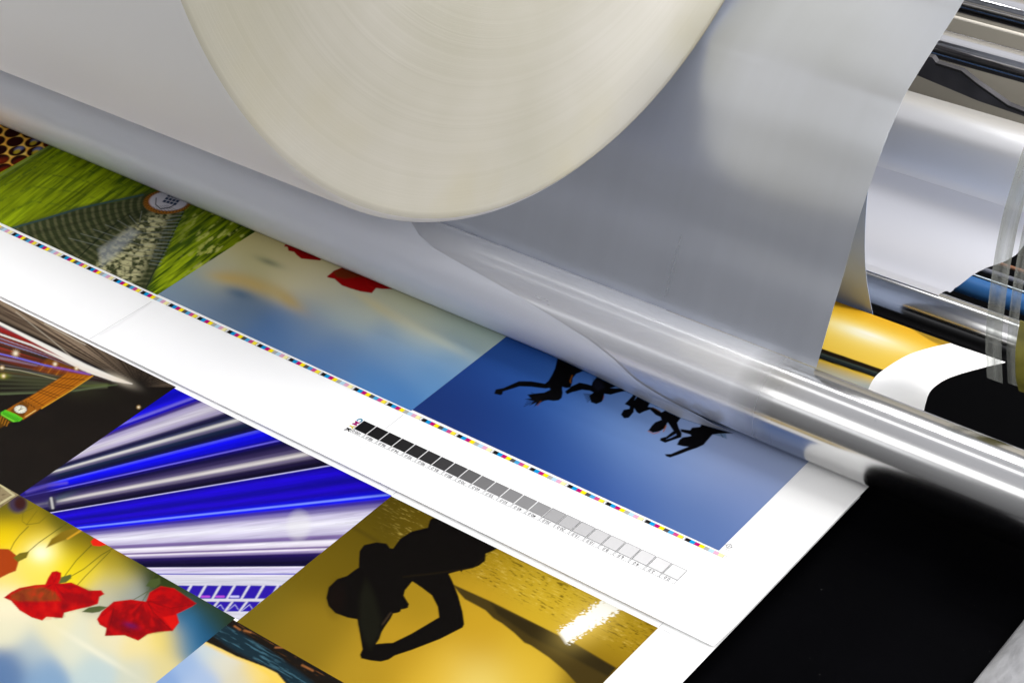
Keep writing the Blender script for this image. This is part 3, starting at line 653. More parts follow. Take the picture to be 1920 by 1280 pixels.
def art_poppies(A, X, Y):
    A.soft(POP, 21); A.c *= np.array([.95, .92, .88])
    q = lambda P: Z(P, 3, 0, 880)
    A.glow(77, 1036, 17, 14, 0, (255, 255, 252), 1); A.glow(77, 1036, 34, 26, 0, (255, 244, 140), .5)
    A.glow(330, 1072, 40, 26, .6, (40, 52, 16), .7); A.glow(235, 1035, 16, 9, .3, (120, 40, 14), .5); A.glow(180, 1222, 70, 6, .55, (244, 238, 210), .5)
    stem = (72, 76, 16)
    for P, w in (([(160, 320), (110, 370), (80, 410), (60, 450)], 1.5), ([(380, 300), (320, 340), (220, 410), (150, 470)], 1.6), ([(515, 425), (430, 510), (370, 590), (335, 640)], 1.5), ([(640, 440), (570, 480), (470, 560), (400, 600)], 1.5), ([(620, 460), (540, 540), (480, 600), (435, 650)], 1.4), ([(830, 685), (790, 710), (745, 735)], 1.4), ([(870, 580), (850, 660), (800, 742)], 1.3), ([(900, 590), (880, 640)], 1.3)):
        A.line(q(P), w, stem, .9)
    A.line(q([(190, 215), (130, 240), (125, 290), (150, 310), (210, 230)]), 1.1, (110, 100, 20), .9); A.line(q([(150, 310), (220, 300), (290, 240)]), 1.3, (110, 100, 20), .9); A.line(q([(330, 290), (335, 320), (380, 310)]), 1.2, (110, 100, 20), .9)
    A.poly(q([(260, 440), (290, 390), (350, 350), (440, 320), (460, 345), (400, 380), (330, 410)]), (132, 106, 20), 1.5); A.line(q([(380, 390), (460, 340)]), 3, (232, 170, 40), .8, 1.5)
    A.ell(33, 945, 17, 16, 0, (66, 52, 74), .25); A.ell(38, 943, 11, 12, 0, (60, 28, 26), .3)
    A.poly(q([(0, 445), (50, 447), (90, 480), (105, 520), (90, 570), (50, 585), (0, 610), (-60, 600), (-60, 450)]), (168, 62, 12), 1.2)
    A.poly(q([(75, 495), (110, 470), (165, 460), (150, 495), (100, 520)]), (118, 104, 24), 1)
    A.poly(q([(510, 405), (530, 385), (570, 385), (615, 420), (560, 432), (522, 428)]), (226, 34, 16), .8)
    red = (188, 4, 8)
    A.poly(q([(22, 720), (60, 690), (110, 665), (200, 648), (255, 645), (270, 610), (292, 575), (320, 570), (345, 580), (342, 640), (400, 634), (450, 655), (500, 680), (570, 678), (588, 700), (560, 715), (552, 755), (500, 772), (440, 785), (362, 805), (352, 835), (262, 828), (238, 849), (180, 832), (110, 792), (62, 738)]), red, .9)
    A.poly(q([(60, 705), (130, 670), (230, 655), (310, 690), (340, 735), (220, 740), (110, 740), (60, 730)]), (124, 66, 22), 3, .8)
    A.poly(q([(340, 690), (470, 700), (540, 750), (430, 760), (350, 780)]), (138, 0, 12), 3, .7)
    A.petals(q([(22, 720), (110, 665), (255, 645), (320, 570), (345, 640), (450, 655), (588, 700), (552, 755), (440, 785), (352, 835), (238, 849), (110, 792), (62, 738)]), *q([(300, 640)])[0], (112, 0, 14), (226, 24, 14))
    A.poly(q([(330, 640), (345, 605), (400, 588), (402, 610), (370, 635)]), (92, 100, 44), 1)
    A.poly(q([(545, 842), (570, 800), (640, 742), (735, 730), (822, 742), (842, 690), (905, 655), (980, 668), (1105, 752), (1080, 770), (995, 812), (1008, 860), (972, 907), (890, 912), (832, 925), (778, 962), (700, 932), (590, 935), (598, 892), (560, 872)]), (180, 3, 8), .9)
    A.poly(q([(630, 780), (700, 750), (790, 760), (900, 850), (960, 900), (840, 920), (780, 950), (640, 900), (610, 870)]), (130, 0, 10), 4, .7)
    A.petals(q([(545, 842), (640, 742), (822, 742), (842, 690), (905, 655), (980, 668), (1105, 752), (995, 812), (1008, 860), (972, 907), (832, 925), (778, 962), (700, 932), (590, 935), (598, 892)]), *q([(810, 735)])[0], (104, 0, 16), (220, 16, 12), 11)
    A.line(q([(830, 740), (860, 800), (930, 870), (968, 905)]), 1.6, (100, 0, 6), .7); A.line(q([(640, 780), (625, 850), (600, 930)]), 1.6, (96, 0, 8), .7); A.line(q([(840, 740), (960, 780), (1100, 755)]), 1.4, (110, 0, 8), .6)
    A.poly(q([(915, 830), (990, 815), (1004, 860), (970, 900)]), (226, 20, 12), 1.5, .7); A.poly(q([(555, 840), (630, 790), (600, 880)]), (214, 12, 10), 1.5, .6)
    A.glow(245, 1172, 12, 5, .3, (92, 20, 90), .7)
    A.poly(q([(460, 800), (500, 775), (560, 766), (605, 772), (560, 800), (520, 806)]), (82, 92, 52), 1)
    A.poly(q([(820, 655), (845, 620), (900, 610), (905, 640), (870, 665)]), (70, 84, 40), 1)

def art_wood(A, X, Y):
    u, v = A.u, A.v; q = lambda P: Z(P, 3, 0, 880)
    A.soft([(300, 1275, (130, 160, 205)), (350, 1240, (150, 176, 212)), (390, 1215, (196, 206, 206)), (420, 1240, (214, 210, 190)), (380, 1275, (164, 184, 214)), (450, 1275, (206, 200, 176)), (480, 1260, (236, 206, 110)), (520, 1290, (232, 196, 90))], 18)
    A.line(q([(1150, 965), (1300, 1040), (1420, 1080), (1520, 1150), (1600, 1215), (1700, 1300)]), 9, (240, 202, 84), .9, 4)
    A.poly(q([(1240, 780), (2000, 1180), (2100, 1400), (1750, 1400), (1640, 1240), (1560, 1145), (1490, 1110), (1390, 1072), (1330, 1050), (1250, 1010), (1158, 968), (1180, 900)]), (24, 19, 14), 1.2)
    n = fnoise((u * .86 + v * .5) / 26, (-u * .5 + v * .86) / 2.4, 4)
    B = Art(u, v); B.poly(q([(1250, 870), (1330, 900), (1420, 960), (1560, 1050), (1700, 1150), (1880, 1300), (1700, 1300), (1560, 1130), (1400, 1060), (1290, 1000), (1200, 930)]), (255, 255, 255), 4)
    A.mix(B.c[..., 0] * .75, (22, 48, 60)); A.mix(B.c[..., 0] * np.clip((n - .55) * 5, 0, 1) * .7, (70, 110, 126))
    D = Art(u, v); D.poly(q([(1280, 830), (1920, 1150), (2000, 1300), (1880, 1250), (1560, 1020), (1330, 890)]), (255, 255, 255), 3)
    A.mix(D.c[..., 0] * np.clip((n - .62) * 6, 0, 1) * .7, (116, 72, 34))
    for P in ([(1375, 905), (1410, 915)], [(1700, 1100), (1760, 1130)], [(1550, 1000), (1610, 1000)], [(1320, 880), (1350, 900)]): A.line(q(P), 3, (166, 104, 56), .8, 1.5)

def art_stone(A, X, Y):
    A.c[:] = lin((150, 134, 100)); n = fnoise(A.u / 5, A.v / 3, 3); A.mix(np.clip((n - .5) * 4, 0, 1) * .6, (84, 66, 44))
    A.line([(0, 908), (26, 928), (0, 944)], 4, (206, 196, 150), .9)

# ================================================================== SETTING
V = [(-2.6, -1.6, -.012), (1.9, -1.6, -.012), (1.9, .205, -.012), (-2.6, .205, -.012)]
V += [(x, y, -.06) for x, y, z in V]
table = mesh_obj('table', V, [(0, 1, 2, 3), (7, 6, 5, 4), (0, 4, 5, 1), (1, 5, 6, 2), (2, 6, 7, 3), (3, 7, 4, 0)], M_black)
tag(table, kind='structure')
V = [(-4, -3, -.9), (4, -3, -.9), (4, 4, -.9), (-4, 4, -.9)]
fl = mesh_obj('floor', V, [(0, 1, 2, 3)], M_dark); tag(fl, kind='structure')

# ================================================================== UPPER PRINTED SHEET
up = empty('printed_sheet', (-.4, 0, 0))
tag(up, 'white printed sheet with colour bar and grey scale, running under the long chrome roller', 'printed sheet')
XR, Y0 = .0530, -.0918
sheet_patch('paper', -1.15, XR, Y0, YEND, .004, M_paper, up, thick=.0006)
LIFT = .0003
for nm, a, x0, x1, y0, y1, lab in (
        ('printed_picture', art_honeycomb, -1.10, -.9185, -.006, .150, 'picture of dark honeycomb cells in yellow wax'),
        ('printed_picture', art_tunnel, -.9185, -.6165, -.006, .150, 'picture of a green garden seen through a woven tunnel'),
        ('printed_picture', art_poppy_sky, -.6165, -.3075, -.0052, .150, 'picture of red poppies against a pale yellow and blue sky'),
        ('printed_picture', art_jumpers, -.3075, -.0010, -.0036, .150, 'picture of black silhouettes of jumping people on a blue sky')):
    o = sheet_patch(nm, x0, x1, y0, y1, .00072, M_ink, up, a, LIFT); o['label'] = lab
o = sheet_patch('printed_picture', -.20, +.0005, .2140, YEND - .0001, .0011, M_ink, up, art_sunset, LIFT); o['label'] = 'picture of a yellow sunset above a dark bench rail'

# colour control bar
K, Cc, Mm, Yy = (30, 28, 28), (0, 150, 215), (190, 0, 110), (255, 232, 0)
K7, C7, M7, Y7 = (82, 80, 80), (70, 165, 215), (206, 76, 140), (252, 232, 60)
K2, C2, M2, Y2 = (176, 176, 172), (184, 218, 240), (228, 172, 200), (255, 246, 176)
inks = [flat_ink('bar_ink', c, .85) for c in (K, Cc, Mm, Yy, K7, C7, M7, Y7, K2, C2, M2, Y2)] + [M_line]
grp_u = [25.8, 70.5, 118.6, 168.4, 218, 268, 319.7, 375, 432, 491, 548, 606, 667, 730, 794, 861, 929, 1000, 1073, 1148, 1224, 1302.5, 1381]
def bar_y(u): return 440 + (u - 25.8) * (1012.5 - 440) / (1302.5 - 25.8)
gx = [on_sheet(u, np.interp(u, [25.8, 319.7, 668, 929, 1302.5], [440, 573.6, 728, 847.8, 1012.5]))[0] for u in grp_u]
gx = list(np.polyval(np.polyfit(range(23), gx, 3), range(23)))
gx = [gx[0] - .0366 * k for k in range(8, 0, -1)] + gx
rects = []; idx = []
def yb(x): return np.interp(x, [-.83, -.31, .01], [-.0148, -.0108, -.0085])
def yt(x): return np.interp(x, [-.83, -.31, .01], [-.0090, -.0062, -.0046]) - .0006
ng = len(gx) - 1
for k in range(ng):
    x0 = gx[k] - .0022; w = (gx[k + 1] - gx[k]) / 8.55
    light = (ng - 1 - k) % 2 == 0
    seq = [0, 1, 2, 3] + ([8, 9, 10, 11] if light else [4, 5, 6, 7])
    for j, c in enumerate(seq):
        xa, xb = x0 + j * w, x0 + (j + 1) * w
        rects.append([(xa, yb(xa)), (xb, yb(xb)), (xb, yt(xb)), (xa, yt(xa))]); idx.append(c)
    xa, xb = x0 + 8.05 * w, x0 + 8.45 * w; t_ = .00022
    ya, yc = yb(xa), yt(xa)
    for s_ in (seg(xa, ya, xb, ya, t_), seg(xa, yc, xb, yc, t_), seg(xa, ya, xa, yc, t_), seg(xb, ya, xb, yc, t_)):
        rects.append(s_); idx.append(12)
quads('colour_bar', rects, inks, idx, up, .0004)

# grey scale with its labelled boxes
vals = ['100.0', '98.0', '96.0', '94.0', '92.0', '90.0', '85.0', '80.0', '70.0', '60.0', '55.0', '50.0', '45.0', '40.0', '30.0', '20.0', '15.0', '10.0', '8.0', '6.0', '4.0', '2.0', '0.0']
greys = [30, 34, 38, 44, 50, 56, 70, 84, 110, 134, 142, 152, 158, 168, 188, 206, 216, 226, 234, 239, 243, 249, 255]
gm = [flat_ink('grey_ink', (g, g - 1 if g < 250 else g, g)) for g in greys]
pitch = (-.0079 + .3311) / 22.93
rects = []; idx = []; lines = []
def gy(x): return np.interp(x, [-.331, -.008], [-.0376, -.0355])
sqs = []
for k in range(23):
    xa = -.3311 + k * pitch; xb = xa + pitch * .93
    t0 = gy(xa); b0 = t0 - .0129; l0 = t0 - .0178
    rects.append(rect(xa, xb, b0, t0)); idx.append(k); sqs.append((xa, xb, b0, l0, t0))
    tw = .00034
    for s_ in ((xa, l0, xb, l0), (xa, l0, xa, b0), (xb, l0, xb, b0)) + (((xa, t0, xb, t0), (xa, b0, xa, t0), (xb, b0, xb, t0), (xa, b0, xb, b0)) if greys[k] > 180 else ()):
        lines.append(seg(*s_, tw))
quads('grey_scale', rects, gm, idx, up, .0004)
quads('box_lines', lines, [M_line], None, up, .0005)

def text_verts(txt, size, origin, right, upv, bold=0., z=0.):
    cu = bpy.data.curves.new('t', 'FONT'); cu.body = txt; cu.size = size; cu.align_x = 'CENTER'; cu.align_y = 'CENTER'; cu.offset = bold; cu.resolution_u = 3
    ob = bpy.data.objects.new('t', cu); C.objects.link(ob); bpy.context.view_layer.update()
    me = bpy.data.meshes.new_from_object(ob.evaluated_get(bpy.context.evaluated_depsgraph_get()))
    vs = [(origin[0] + v.co.x * right[0] + v.co.y * upv[0], origin[1] + v.co.x * right[1] + v.co.y * upv[1], z) for v in me.vertices]
    fs = [tuple(p.vertices) for p in me.polygons]
    bpy.data.objects.remove(ob); bpy.data.curves.remove(cu); bpy.data.meshes.remove(me)
    return vs, fs
VV = []; FF = []
for k, s_ in enumerate(vals):
    xa, xb, b0, l0, t0 = sqs[k]
    vs, fs = text_verts(s_, .0043, ((xa * .55 + xb * .45) - .0002, (b0 + l0) / 2), (-1, 0), (0, -1), .00004, .0005)
    o0 = len(VV); VV += vs; FF += [tuple(i + o0 for i in f) for f in fs]
mesh_obj('percent_numerals', VV, FF, [flat_ink('numeral_ink', (112, 110, 112))], up)
VV = []; FF = []; MI = []
for k, (ch, yy) in enumerate((('C', -.0392), ('M', -.0443), ('Y', -.0494), ('K', -.0543))):
    vs, fs = text_verts(ch, .0066, (-.3347, yy), (0, -1), (1, 0), .00025, .0005)
    o0 = len(VV); VV += vs; FF += [tuple(i + o0 for i in f) for f in fs]; MI += [k] * len(fs)
mesh_obj('cmyk_lettering', VV, FF, [flat_ink('letter_ink', c) for c in ((0, 150, 190), (200, 0, 130), (245, 225, 20), (24, 22, 24))], up, mat_idx=MI)

# crop lines and register mark
for q_ in ([seg(-.9185, -.016, -.9185, Y0 + .0005, .0004), seg(-.6127, -.0165, -.6127, Y0 + .0005, .0004), seg(-.3092, -.0134, -.3092, -.0365, .0004), seg(-.3092, -.0555, -.3092, Y0 + .0005, .0004), seg(-.0165, -.0105, -.0165, -.014, .0003)]): quads('crop_line', [q_], [M_crop], None, up, .0005)
ms = []
cx, cy = on_sheet(1367, 1024)
for k in range(20):
    a0, a1 = k * math.pi / 10, (k + 1) * math.pi / 10
    ms.append(seg(cx + .0022 * math.cos(a0), cy + .0022 * math.sin(a0), cx + .0022 * math.cos(a1), cy + .0022 * math.sin(a1), .00035))
ms += [seg(cx - .0034, cy, cx + .0034, cy, .00025), seg(cx, cy - .0034, cx, cy + .0034, .00025), seg(cx - .0008, cy - .0042, cx + .004, cy - .0044, .0003)]
quads('register_mark', ms, [M_line], None, up, .0005)

xs_ = np.linspace(.009, .045, 10); Vc = []
for x in xs_:
    for yy in (.2629, .2633):
        y_, z_ = sheet_pt(np.float64(x), np.float64(yy)); Vc.append((x, float(y_), float(z_) + .0004))
mesh_obj('crop_line', Vc, [(2 * i, 2 * i + 2, 2 * i + 3, 2 * i + 1) for i in range(9)], M_crop, up)

# ================================================================== LOWER PRINTED SHEET
ZL = -.0042
lo = empty('printed_sheet', (-.4, -.3, ZL))
tag(lo, 'lower printed sheet in the foreground with clock tower, blue rollers and silhouette of a woman', 'printed sheet')
V = []
def slab(name, x0, x1, y0, y1, z0, z1, mat, parent=None):
    V = [(x, y, z) for z in (z0, z1) for x, y in ((x0, y0), (x1, y0), (x1, y1), (x0, y1))]
    return mesh_obj(name, V, [(3, 2, 1, 0), (4, 5, 6, 7), (0, 1, 5, 4), (1, 2, 6, 5), (2, 3, 7, 6), (3, 0, 4, 7)], mat, parent)
slab('paper', -1.2, .0515, -.62, .115, ZL - .0006, ZL, M_paper, lo)
YT, YM = -.0950, -.2655
for a, x0, x1, y0, y1, lab in (
        (art_clock, -.80, -.5028, YM, YT + .004, 'night picture of an orange lit clock tower and light streaks'),
        (art_rollers, -.5028, -.2520, YM, YT + .0018, 'picture of blue and silver press rollers'),
        (art_gold, -.2520, .0065, YM - .002, YT + .0010, 'picture of a dark silhouette of a woman against golden water'),
        (art_poppies, -.5035, -.2555, -.440, YM, 'picture of red poppies before a low yellow sun'),
        (art_wood, -.2555, .0, -.440, YM - .002, 'picture of an old dark plank under a pale sky'),
        (art_stone, -.76, -.5035, -.440, YM, 'corner of a beige picture')):
    o = sheet_patch('printed_picture', x0, x1, y0, y1, .00072, M_ink, lo, a, .0002, zbase=ZL); o['label'] = lab
for q_ in ([seg(.0065 + .0035, YT + .0015, .0065 + .011, YT + .0012, .0003), seg(-.2520, YT + .003, -.2520, YT + .009, .0003), seg(-.2600, YT + .003, -.2600, YT + .009, .0003), seg(.0065, YT + .002, .0065, YT + .009, .0003)]): quads('crop_line', [q_], [M_crop], None, lo, .0003, zbase=ZL)

# ================================================================== ROLLERS
def cyl(name, x0, x1, cy, cz, R, mat, parent=None, n=128, caps=True, bevel=.002, nx=2):
    prof = [(x0, R - bevel), (x0 + bevel, R)] + [(x0 + (x1 - x0) * k / nx, R) for k in range(1, nx)] + [(x1 - bevel, R), (x1, R - bevel)]
    V = []; F = []
    for (x, r) in prof:
        for k in range(n):
            a = 2 * math.pi * k / n; V.append((x, cy + r * math.cos(a), cz + r * math.sin(a)))
    for i in range(len(prof) - 1):
        for k in range(n):
            F.append((i * n + k, (i + 1) * n + k, (i + 1) * n + (k + 1) % n, i * n + (k + 1) % n))
    if caps:
        F.append(tuple(range(n))[::1]); F.append(tuple(range((len(prof) - 1) * n, len(prof) * n))[::-1])
    o = mesh_obj(name, V, F, mat, parent)
    me = o.data
    me.polygons.foreach_set('use_smooth', [len(p.vertices) == 4 for p in me.polygons])
    return o

RM, YMr, ZMr = .0348, .1380, .0356
r = cyl('chrome_roller', -1.5, .75, YMr, ZMr, RM, M_chrome, n=256)
tag(r, 'long shiny chrome roller crossing the prints diagonally in the foreground, below the cream roll', 'roller')

# wound roll: end disc and side
RX, RY, RZ, RR = -.2030, -.1506 + 1.2763 * .2030, .69486 - .4985 * .2030, .28694 + .4688 * .2030
roll = empty('film_roll', (RX, RY, RZ))
tag(roll, 'huge cream roll of wound film with a round end face, hanging above the chrome roller', 'film roll')
cyl('wound_film', -1.9, RX - .0005, RY, RZ, RR, M_roll, roll, n=256, caps=False, bevel=.004)
# end face: shallow rings
m, n, l, b = new_mat('roll_end')
t = n.new('ShaderNodeTexCoord'); sp = n.new('ShaderNodeSeparateXYZ'); l.new(t.outputs['Object'], sp.inputs[0])
cb = n.new('ShaderNodeCombineXYZ'); l.new(sp.outputs['Y'], cb.inputs[0]); l.new(sp.outputs['Z'], cb.inputs[1])
ln = n.new('ShaderNodeVectorMath'); ln.operation = 'LENGTH'; l.new(cb.outputs[0], ln.inputs[0])
rn = n.new('ShaderNodeTexNoise'); rn.noise_dimensions = '1D'; rn.inputs['Scale'].default_value = 130; rn.inputs['Detail'].default_value = 9; rn.inputs['Roughness'].default_value = .75; l.new(ln.outputs['Value'], rn.inputs['W'])
bn = n.new('ShaderNodeTexNoise'); bn.inputs['Scale'].default_value = 5.5; bn.inputs['Detail'].default_value = 3; l.new(t.outputs['Object'], bn.inputs['Vector'])
cr1 = n.new('ShaderNodeValToRGB'); l.new(bn.outputs[0], cr1.inputs[0])
cr1.color_ramp.elements[0].position = .3; cr1.color_ramp.elements[0].color = (.45, .43, .35, 1)
cr1.color_ramp.elements[1].position = .7; cr1.color_ramp.elements[1].color = (.54, .515, .46, 1)
mx = n.new('ShaderNodeMixRGB'); mx.blend_type = 'MULTIPLY'; mx.inputs[0].default_value = 1
cr2 = n.new('ShaderNodeValToRGB'); l.new(rn.outputs[0], cr2.inputs[0])
cr2.color_ramp.elements[0].position = .35; cr2.color_ramp.elements[0].color = (.955, .955, .94, 1)
cr2.color_ramp.elements[1].position = .6; cr2.color_ramp.elements[1].color = (1, 1, 1, 1)
l.new(cr1.outputs[0], mx.inputs[1]); l.new(cr2.outputs[0], mx.inputs[2])
# olive stain band near the rim
st = n.new('ShaderNodeMapRange'); st.inputs['From Min'].default_value = RR - .075; st.inputs['From Max'].default_value = RR - .004; l.new(ln.outputs['Value'], st.inputs['Value'])
sn = n.new('ShaderNodeTexNoise'); sn.inputs['Scale'].default_value = 9; sn.inputs['Detail'].default_value = 4; l.new(t.outputs['Object'], sn.inputs['Vector'])
sr = n.new('ShaderNodeMapRange'); sr.inputs['From Min'].default_value = .45; sr.inputs['From Max'].default_value = .68; l.new(sn.outputs[0], sr.inputs['Value'])
mul = n.new('ShaderNodeMath'); mul.operation = 'MULTIPLY'; l.new(st.outputs[0], mul.inputs[0]); l.new(sr.outputs[0], mul.inputs[1])
mul2 = n.new('ShaderNodeMath'); mul2.operation = 'MULTIPLY'; l.new(mul.outputs[0], mul2.inputs[0]); mul2.inputs[1].default_value = .75
mx2 = n.new('ShaderNodeMixRGB'); l.new(mul2.outputs[0], mx2.inputs[0]); l.new(mx.outputs[0], mx2.inputs[1]); mx2.inputs[2].default_value = (.47, .43, .29, 1)
l.new(mx2.outputs[0], b.inputs['Base Color'])
b.inputs['Roughness'].default_value = .34; b.inputs['Specular IOR Level'].default_value = .8; b.inputs['Anisotropic'].default_value = .9
tg = n.new('ShaderNodeTangent'); tg.direction_type = 'RADIAL'; tg.axis = 'X'; l.new(tg.outputs[0], b.inputs['Tangent'])
bp = n.new('ShaderNodeBump'); bp.inputs['Strength'].default_value = .08; bp.inputs['Distance'].default_value = .002; l.new(rn.outputs[0], bp.inputs['Height']); l.new(bp.outputs[0], b.inputs['Normal'])
nr, na = 60, 256
rad = np.linspace(.05, RR - .0035, nr); ang = np.linspace(0, 2 * np.pi, na)
RG, AG = np.meshgrid(rad, ang, indexing='ij')
Vd = np.stack([np.full(RG.shape, 0.) + .0012 * np.sin((RG / RR) ** 2 * 5), RG * np.cos(AG), RG * np.sin(AG)], -1)
rim = np.stack([np.full(na, -.0022), (RR - .0026) * np.cos(ang), (RR - .0026) * np.sin(ang)], -1)[None]
ef = grid_obj('end_face', np.concatenate([Vd, rim], 0), m)
ef.parent = roll; ef.location = (0, 0, 0)
core = cyl('core', -.06, .012, 0, 0, .052, simple_mat('core_card', (.30, .24, .16), rough=.7), None, n=64)
core.parent = roll

# silver web hanging behind, wrapping the chrome roller
web = empty('film_web', (-.2, .2, .1))
tag(web, 'grey silver film web hanging down behind the cream roll and wrapped over the chrome roller', 'film web')
WP = catmull([(.70, .40), (.55, .362), (.45, .326), (.3763, .2966), (.3561, .2866), (.3199, .2699), (.2843, .2520), (.2697, .2385), (.2513, .2180), (.2365, .1965), (.2210, .1730), (.2090, .1490), (.1985, .1270), (.1853, .1040), (.1737, .0810), (.1632, .0608)], 8)
xs = np.linspace(-1.45, -.020, 120)
Vw = np.zeros((len(xs), len(WP), 3)); Vw[..., 0] = xs[:, None]; Vw[..., 1] = WP[None, :, 0]; Vw[..., 2] = WP[None, :, 1]
grid_obj('hanging_web', Vw, M_film, web, thick=.00015)
a_ = np.radians(np.linspace(45, 214, 70)); xs = np.linspace(-1.48, -.024, 260)
Vw = np.zeros((len(xs), len(a_) + 8, 3)); Rw = RM + .0005
Vw[..., 0] = xs[:, None]
Vw[:, :len(a_), 1] = YMr + Rw * np.cos(a_)[None]; Vw[:, :len(a_), 2] = ZMr + Rw * np.sin(a_)[None]
ybulge = np.full(len(xs), .1245)
e0 = Vw[:, len(a_) - 1, 1:].copy(); e1 = np.stack([ybulge, np.full(len(xs), .0008)], -1)
for k in range(8):
    t = (k + 1) / 8; Vw[:, len(a_) + k, 1:] = e0 * (1 - t) + e1 * t
wf = grid_obj('wrapped_film', Vw, M_filmM, web)
# matt film over the roller's left; tone and slanted end imitate the roll's reflection, lifting at the nip
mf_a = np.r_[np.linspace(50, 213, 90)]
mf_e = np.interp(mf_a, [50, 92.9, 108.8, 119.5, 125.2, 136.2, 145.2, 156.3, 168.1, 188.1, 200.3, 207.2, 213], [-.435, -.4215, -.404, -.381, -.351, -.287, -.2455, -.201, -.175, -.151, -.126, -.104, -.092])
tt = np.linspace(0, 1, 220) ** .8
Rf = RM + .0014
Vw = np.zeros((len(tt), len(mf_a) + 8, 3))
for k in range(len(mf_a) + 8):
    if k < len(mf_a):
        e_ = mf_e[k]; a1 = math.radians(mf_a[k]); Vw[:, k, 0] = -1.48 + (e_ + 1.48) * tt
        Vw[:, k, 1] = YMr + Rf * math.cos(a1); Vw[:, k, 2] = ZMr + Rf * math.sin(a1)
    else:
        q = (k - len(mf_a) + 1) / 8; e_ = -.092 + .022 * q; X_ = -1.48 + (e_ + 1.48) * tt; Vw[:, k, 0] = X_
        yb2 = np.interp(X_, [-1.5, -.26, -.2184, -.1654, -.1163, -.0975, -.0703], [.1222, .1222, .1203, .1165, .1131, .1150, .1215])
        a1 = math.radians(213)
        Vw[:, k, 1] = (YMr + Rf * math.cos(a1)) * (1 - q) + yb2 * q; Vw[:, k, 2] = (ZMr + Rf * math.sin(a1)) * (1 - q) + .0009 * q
mf = empty('reflection_film', (-.6, .14, .02))
tag(mf, 'matt blue grey film imitating the reflection of the cream roll, with a slanted end, on the left of the long chrome roller', 'film')
grid_obj('reflection_sheet', Vw, M_matt, mf)

# second web down to the rear roller
w2 = empty('film_web', (-.1, .36, .1))
tag(w2, 'narrow second grey film web just behind the first, curling onto the thin rear roller', 'film web')
W2 = catmull([(.60, .335), (.48, .285), (.42, .238), (.375, .195), (.354, .162), (.344, .125), (.341, .090), (.343, .050), (.349, .018), (.357, -.008), (.3645, -.030), (.3680, -.048), (.3685, -.066)], 8)
xs = np.linspace(-.39, -.080, 30)
Vw = np.zeros((len(xs), len(W2), 3)); Vw[..., 0] = xs[:, None]; Vw[..., 1] = W2[None, :, 0]; Vw[..., 2] = W2[None, :, 1]
grid_obj('web_sheet', Vw, M_film1b, w2, thick=.0004)

r = cyl('chrome_roller', -.9, .45, .420, -.046, .0188, M_chrome, n=160)
tag(r, 'thin chrome roller behind the yellow picture, between the prints and the white film', 'roller')
s2 = cyl('silver_roll', -.9, .5, .6963, -.0735, .0635, M_silver, n=200)
tag(s2, 'fat matt silver roller with a white highlight, at the right behind the web', 'roller')

# white film falling from the silver roll to the rear roller, with its wavy cut edge
W3 = catmull([(.6350, -.0580), (.620, -.071), (.595, -.079), (.56, -.082), (.53, -.080), (.50, -.072), (.465, -.0525), (.44, -.034), (.42, -.0266)], 10)
ey = np.array([.42, .4243, .4411, .47, .4988, .52, .538, .5506, .5607, .5792, .5927, .6075, .64])
ex = np.array([-.0455, -.046, -.0474, -.057, -.0672, -.0695, -.0702, -.0683, -.065, -.0547, -.0504, -.0497, -.045])
xe = np.interp(W3[:, 0], ey, ex)
tt = np.linspace(0, 1, 40)
Vw = np.zeros((40, len(W3), 3)); Vw[..., 0] = -.75 + (xe[None] + .75) * tt[:, None]; Vw[..., 1] = W3[None, :, 0]; Vw[..., 2] = W3[None, :, 1]
f3 = grid_obj('white_film', Vw, M_film2, None, thick=.0004)
tag(f3, 'bright white film with a wavy cut edge below the fat matt silver roller', 'film')

# ================================================================== REAR PARTS
def ray_yz(deg, y): return CAM[2] - (y - CAM[1]) * math.tan(math.radians(deg))
def bar_at(name, deg, width_deg, y, mat, label, cat, x0=-.9, x1=.3, group=None):
    D = (y - CAM[1]) / math.cos(math.radians(deg)); R = D * math.sin(math.radians(width_deg / 2))
    o = cyl(name, x0, x1, y, ray_yz(deg, y), R, mat, n=64, bevel=.001)
    return tag(o, label, cat, group)
bar_at('steel_rod', 29.92, .92, 1.02, M_chrome2, 'polished steel rod at the right, above the dark bracket', 'rod')
bar_at('steel_rod', 28.42, .92, 1.12, M_chrome2, 'uppermost polished steel rod in the top right corner', 'rod')
bar_at('thin_rod', 29.02, .10, 1.04, simple_mat('cream_rod', (.7, .66, .58), rough=.3), 'very thin cream rod just under the uppermost steel rod', 'rod')
bar_at('blue_roller', 36.62, .62, .86, M_blue, 'glossy blue roller seen through the gap at the right edge', 'roller')
bar_at('thin_rod', 36.26, .05, .85, simple_mat('pale_wire', (.6, .7, .8), rough=.3), 'hair thin pale blue rod lying along the blue roller', 'rod')
bar_at('grey_bar', 36.02, .16, .90, M_grey, 'grey bar above the blue roller', 'bar')
bar_at('copper_bar', 35.70, .13, .92, M_orange, 'short copper coloured bar above the grey bar', 'bar', x0=-.3)

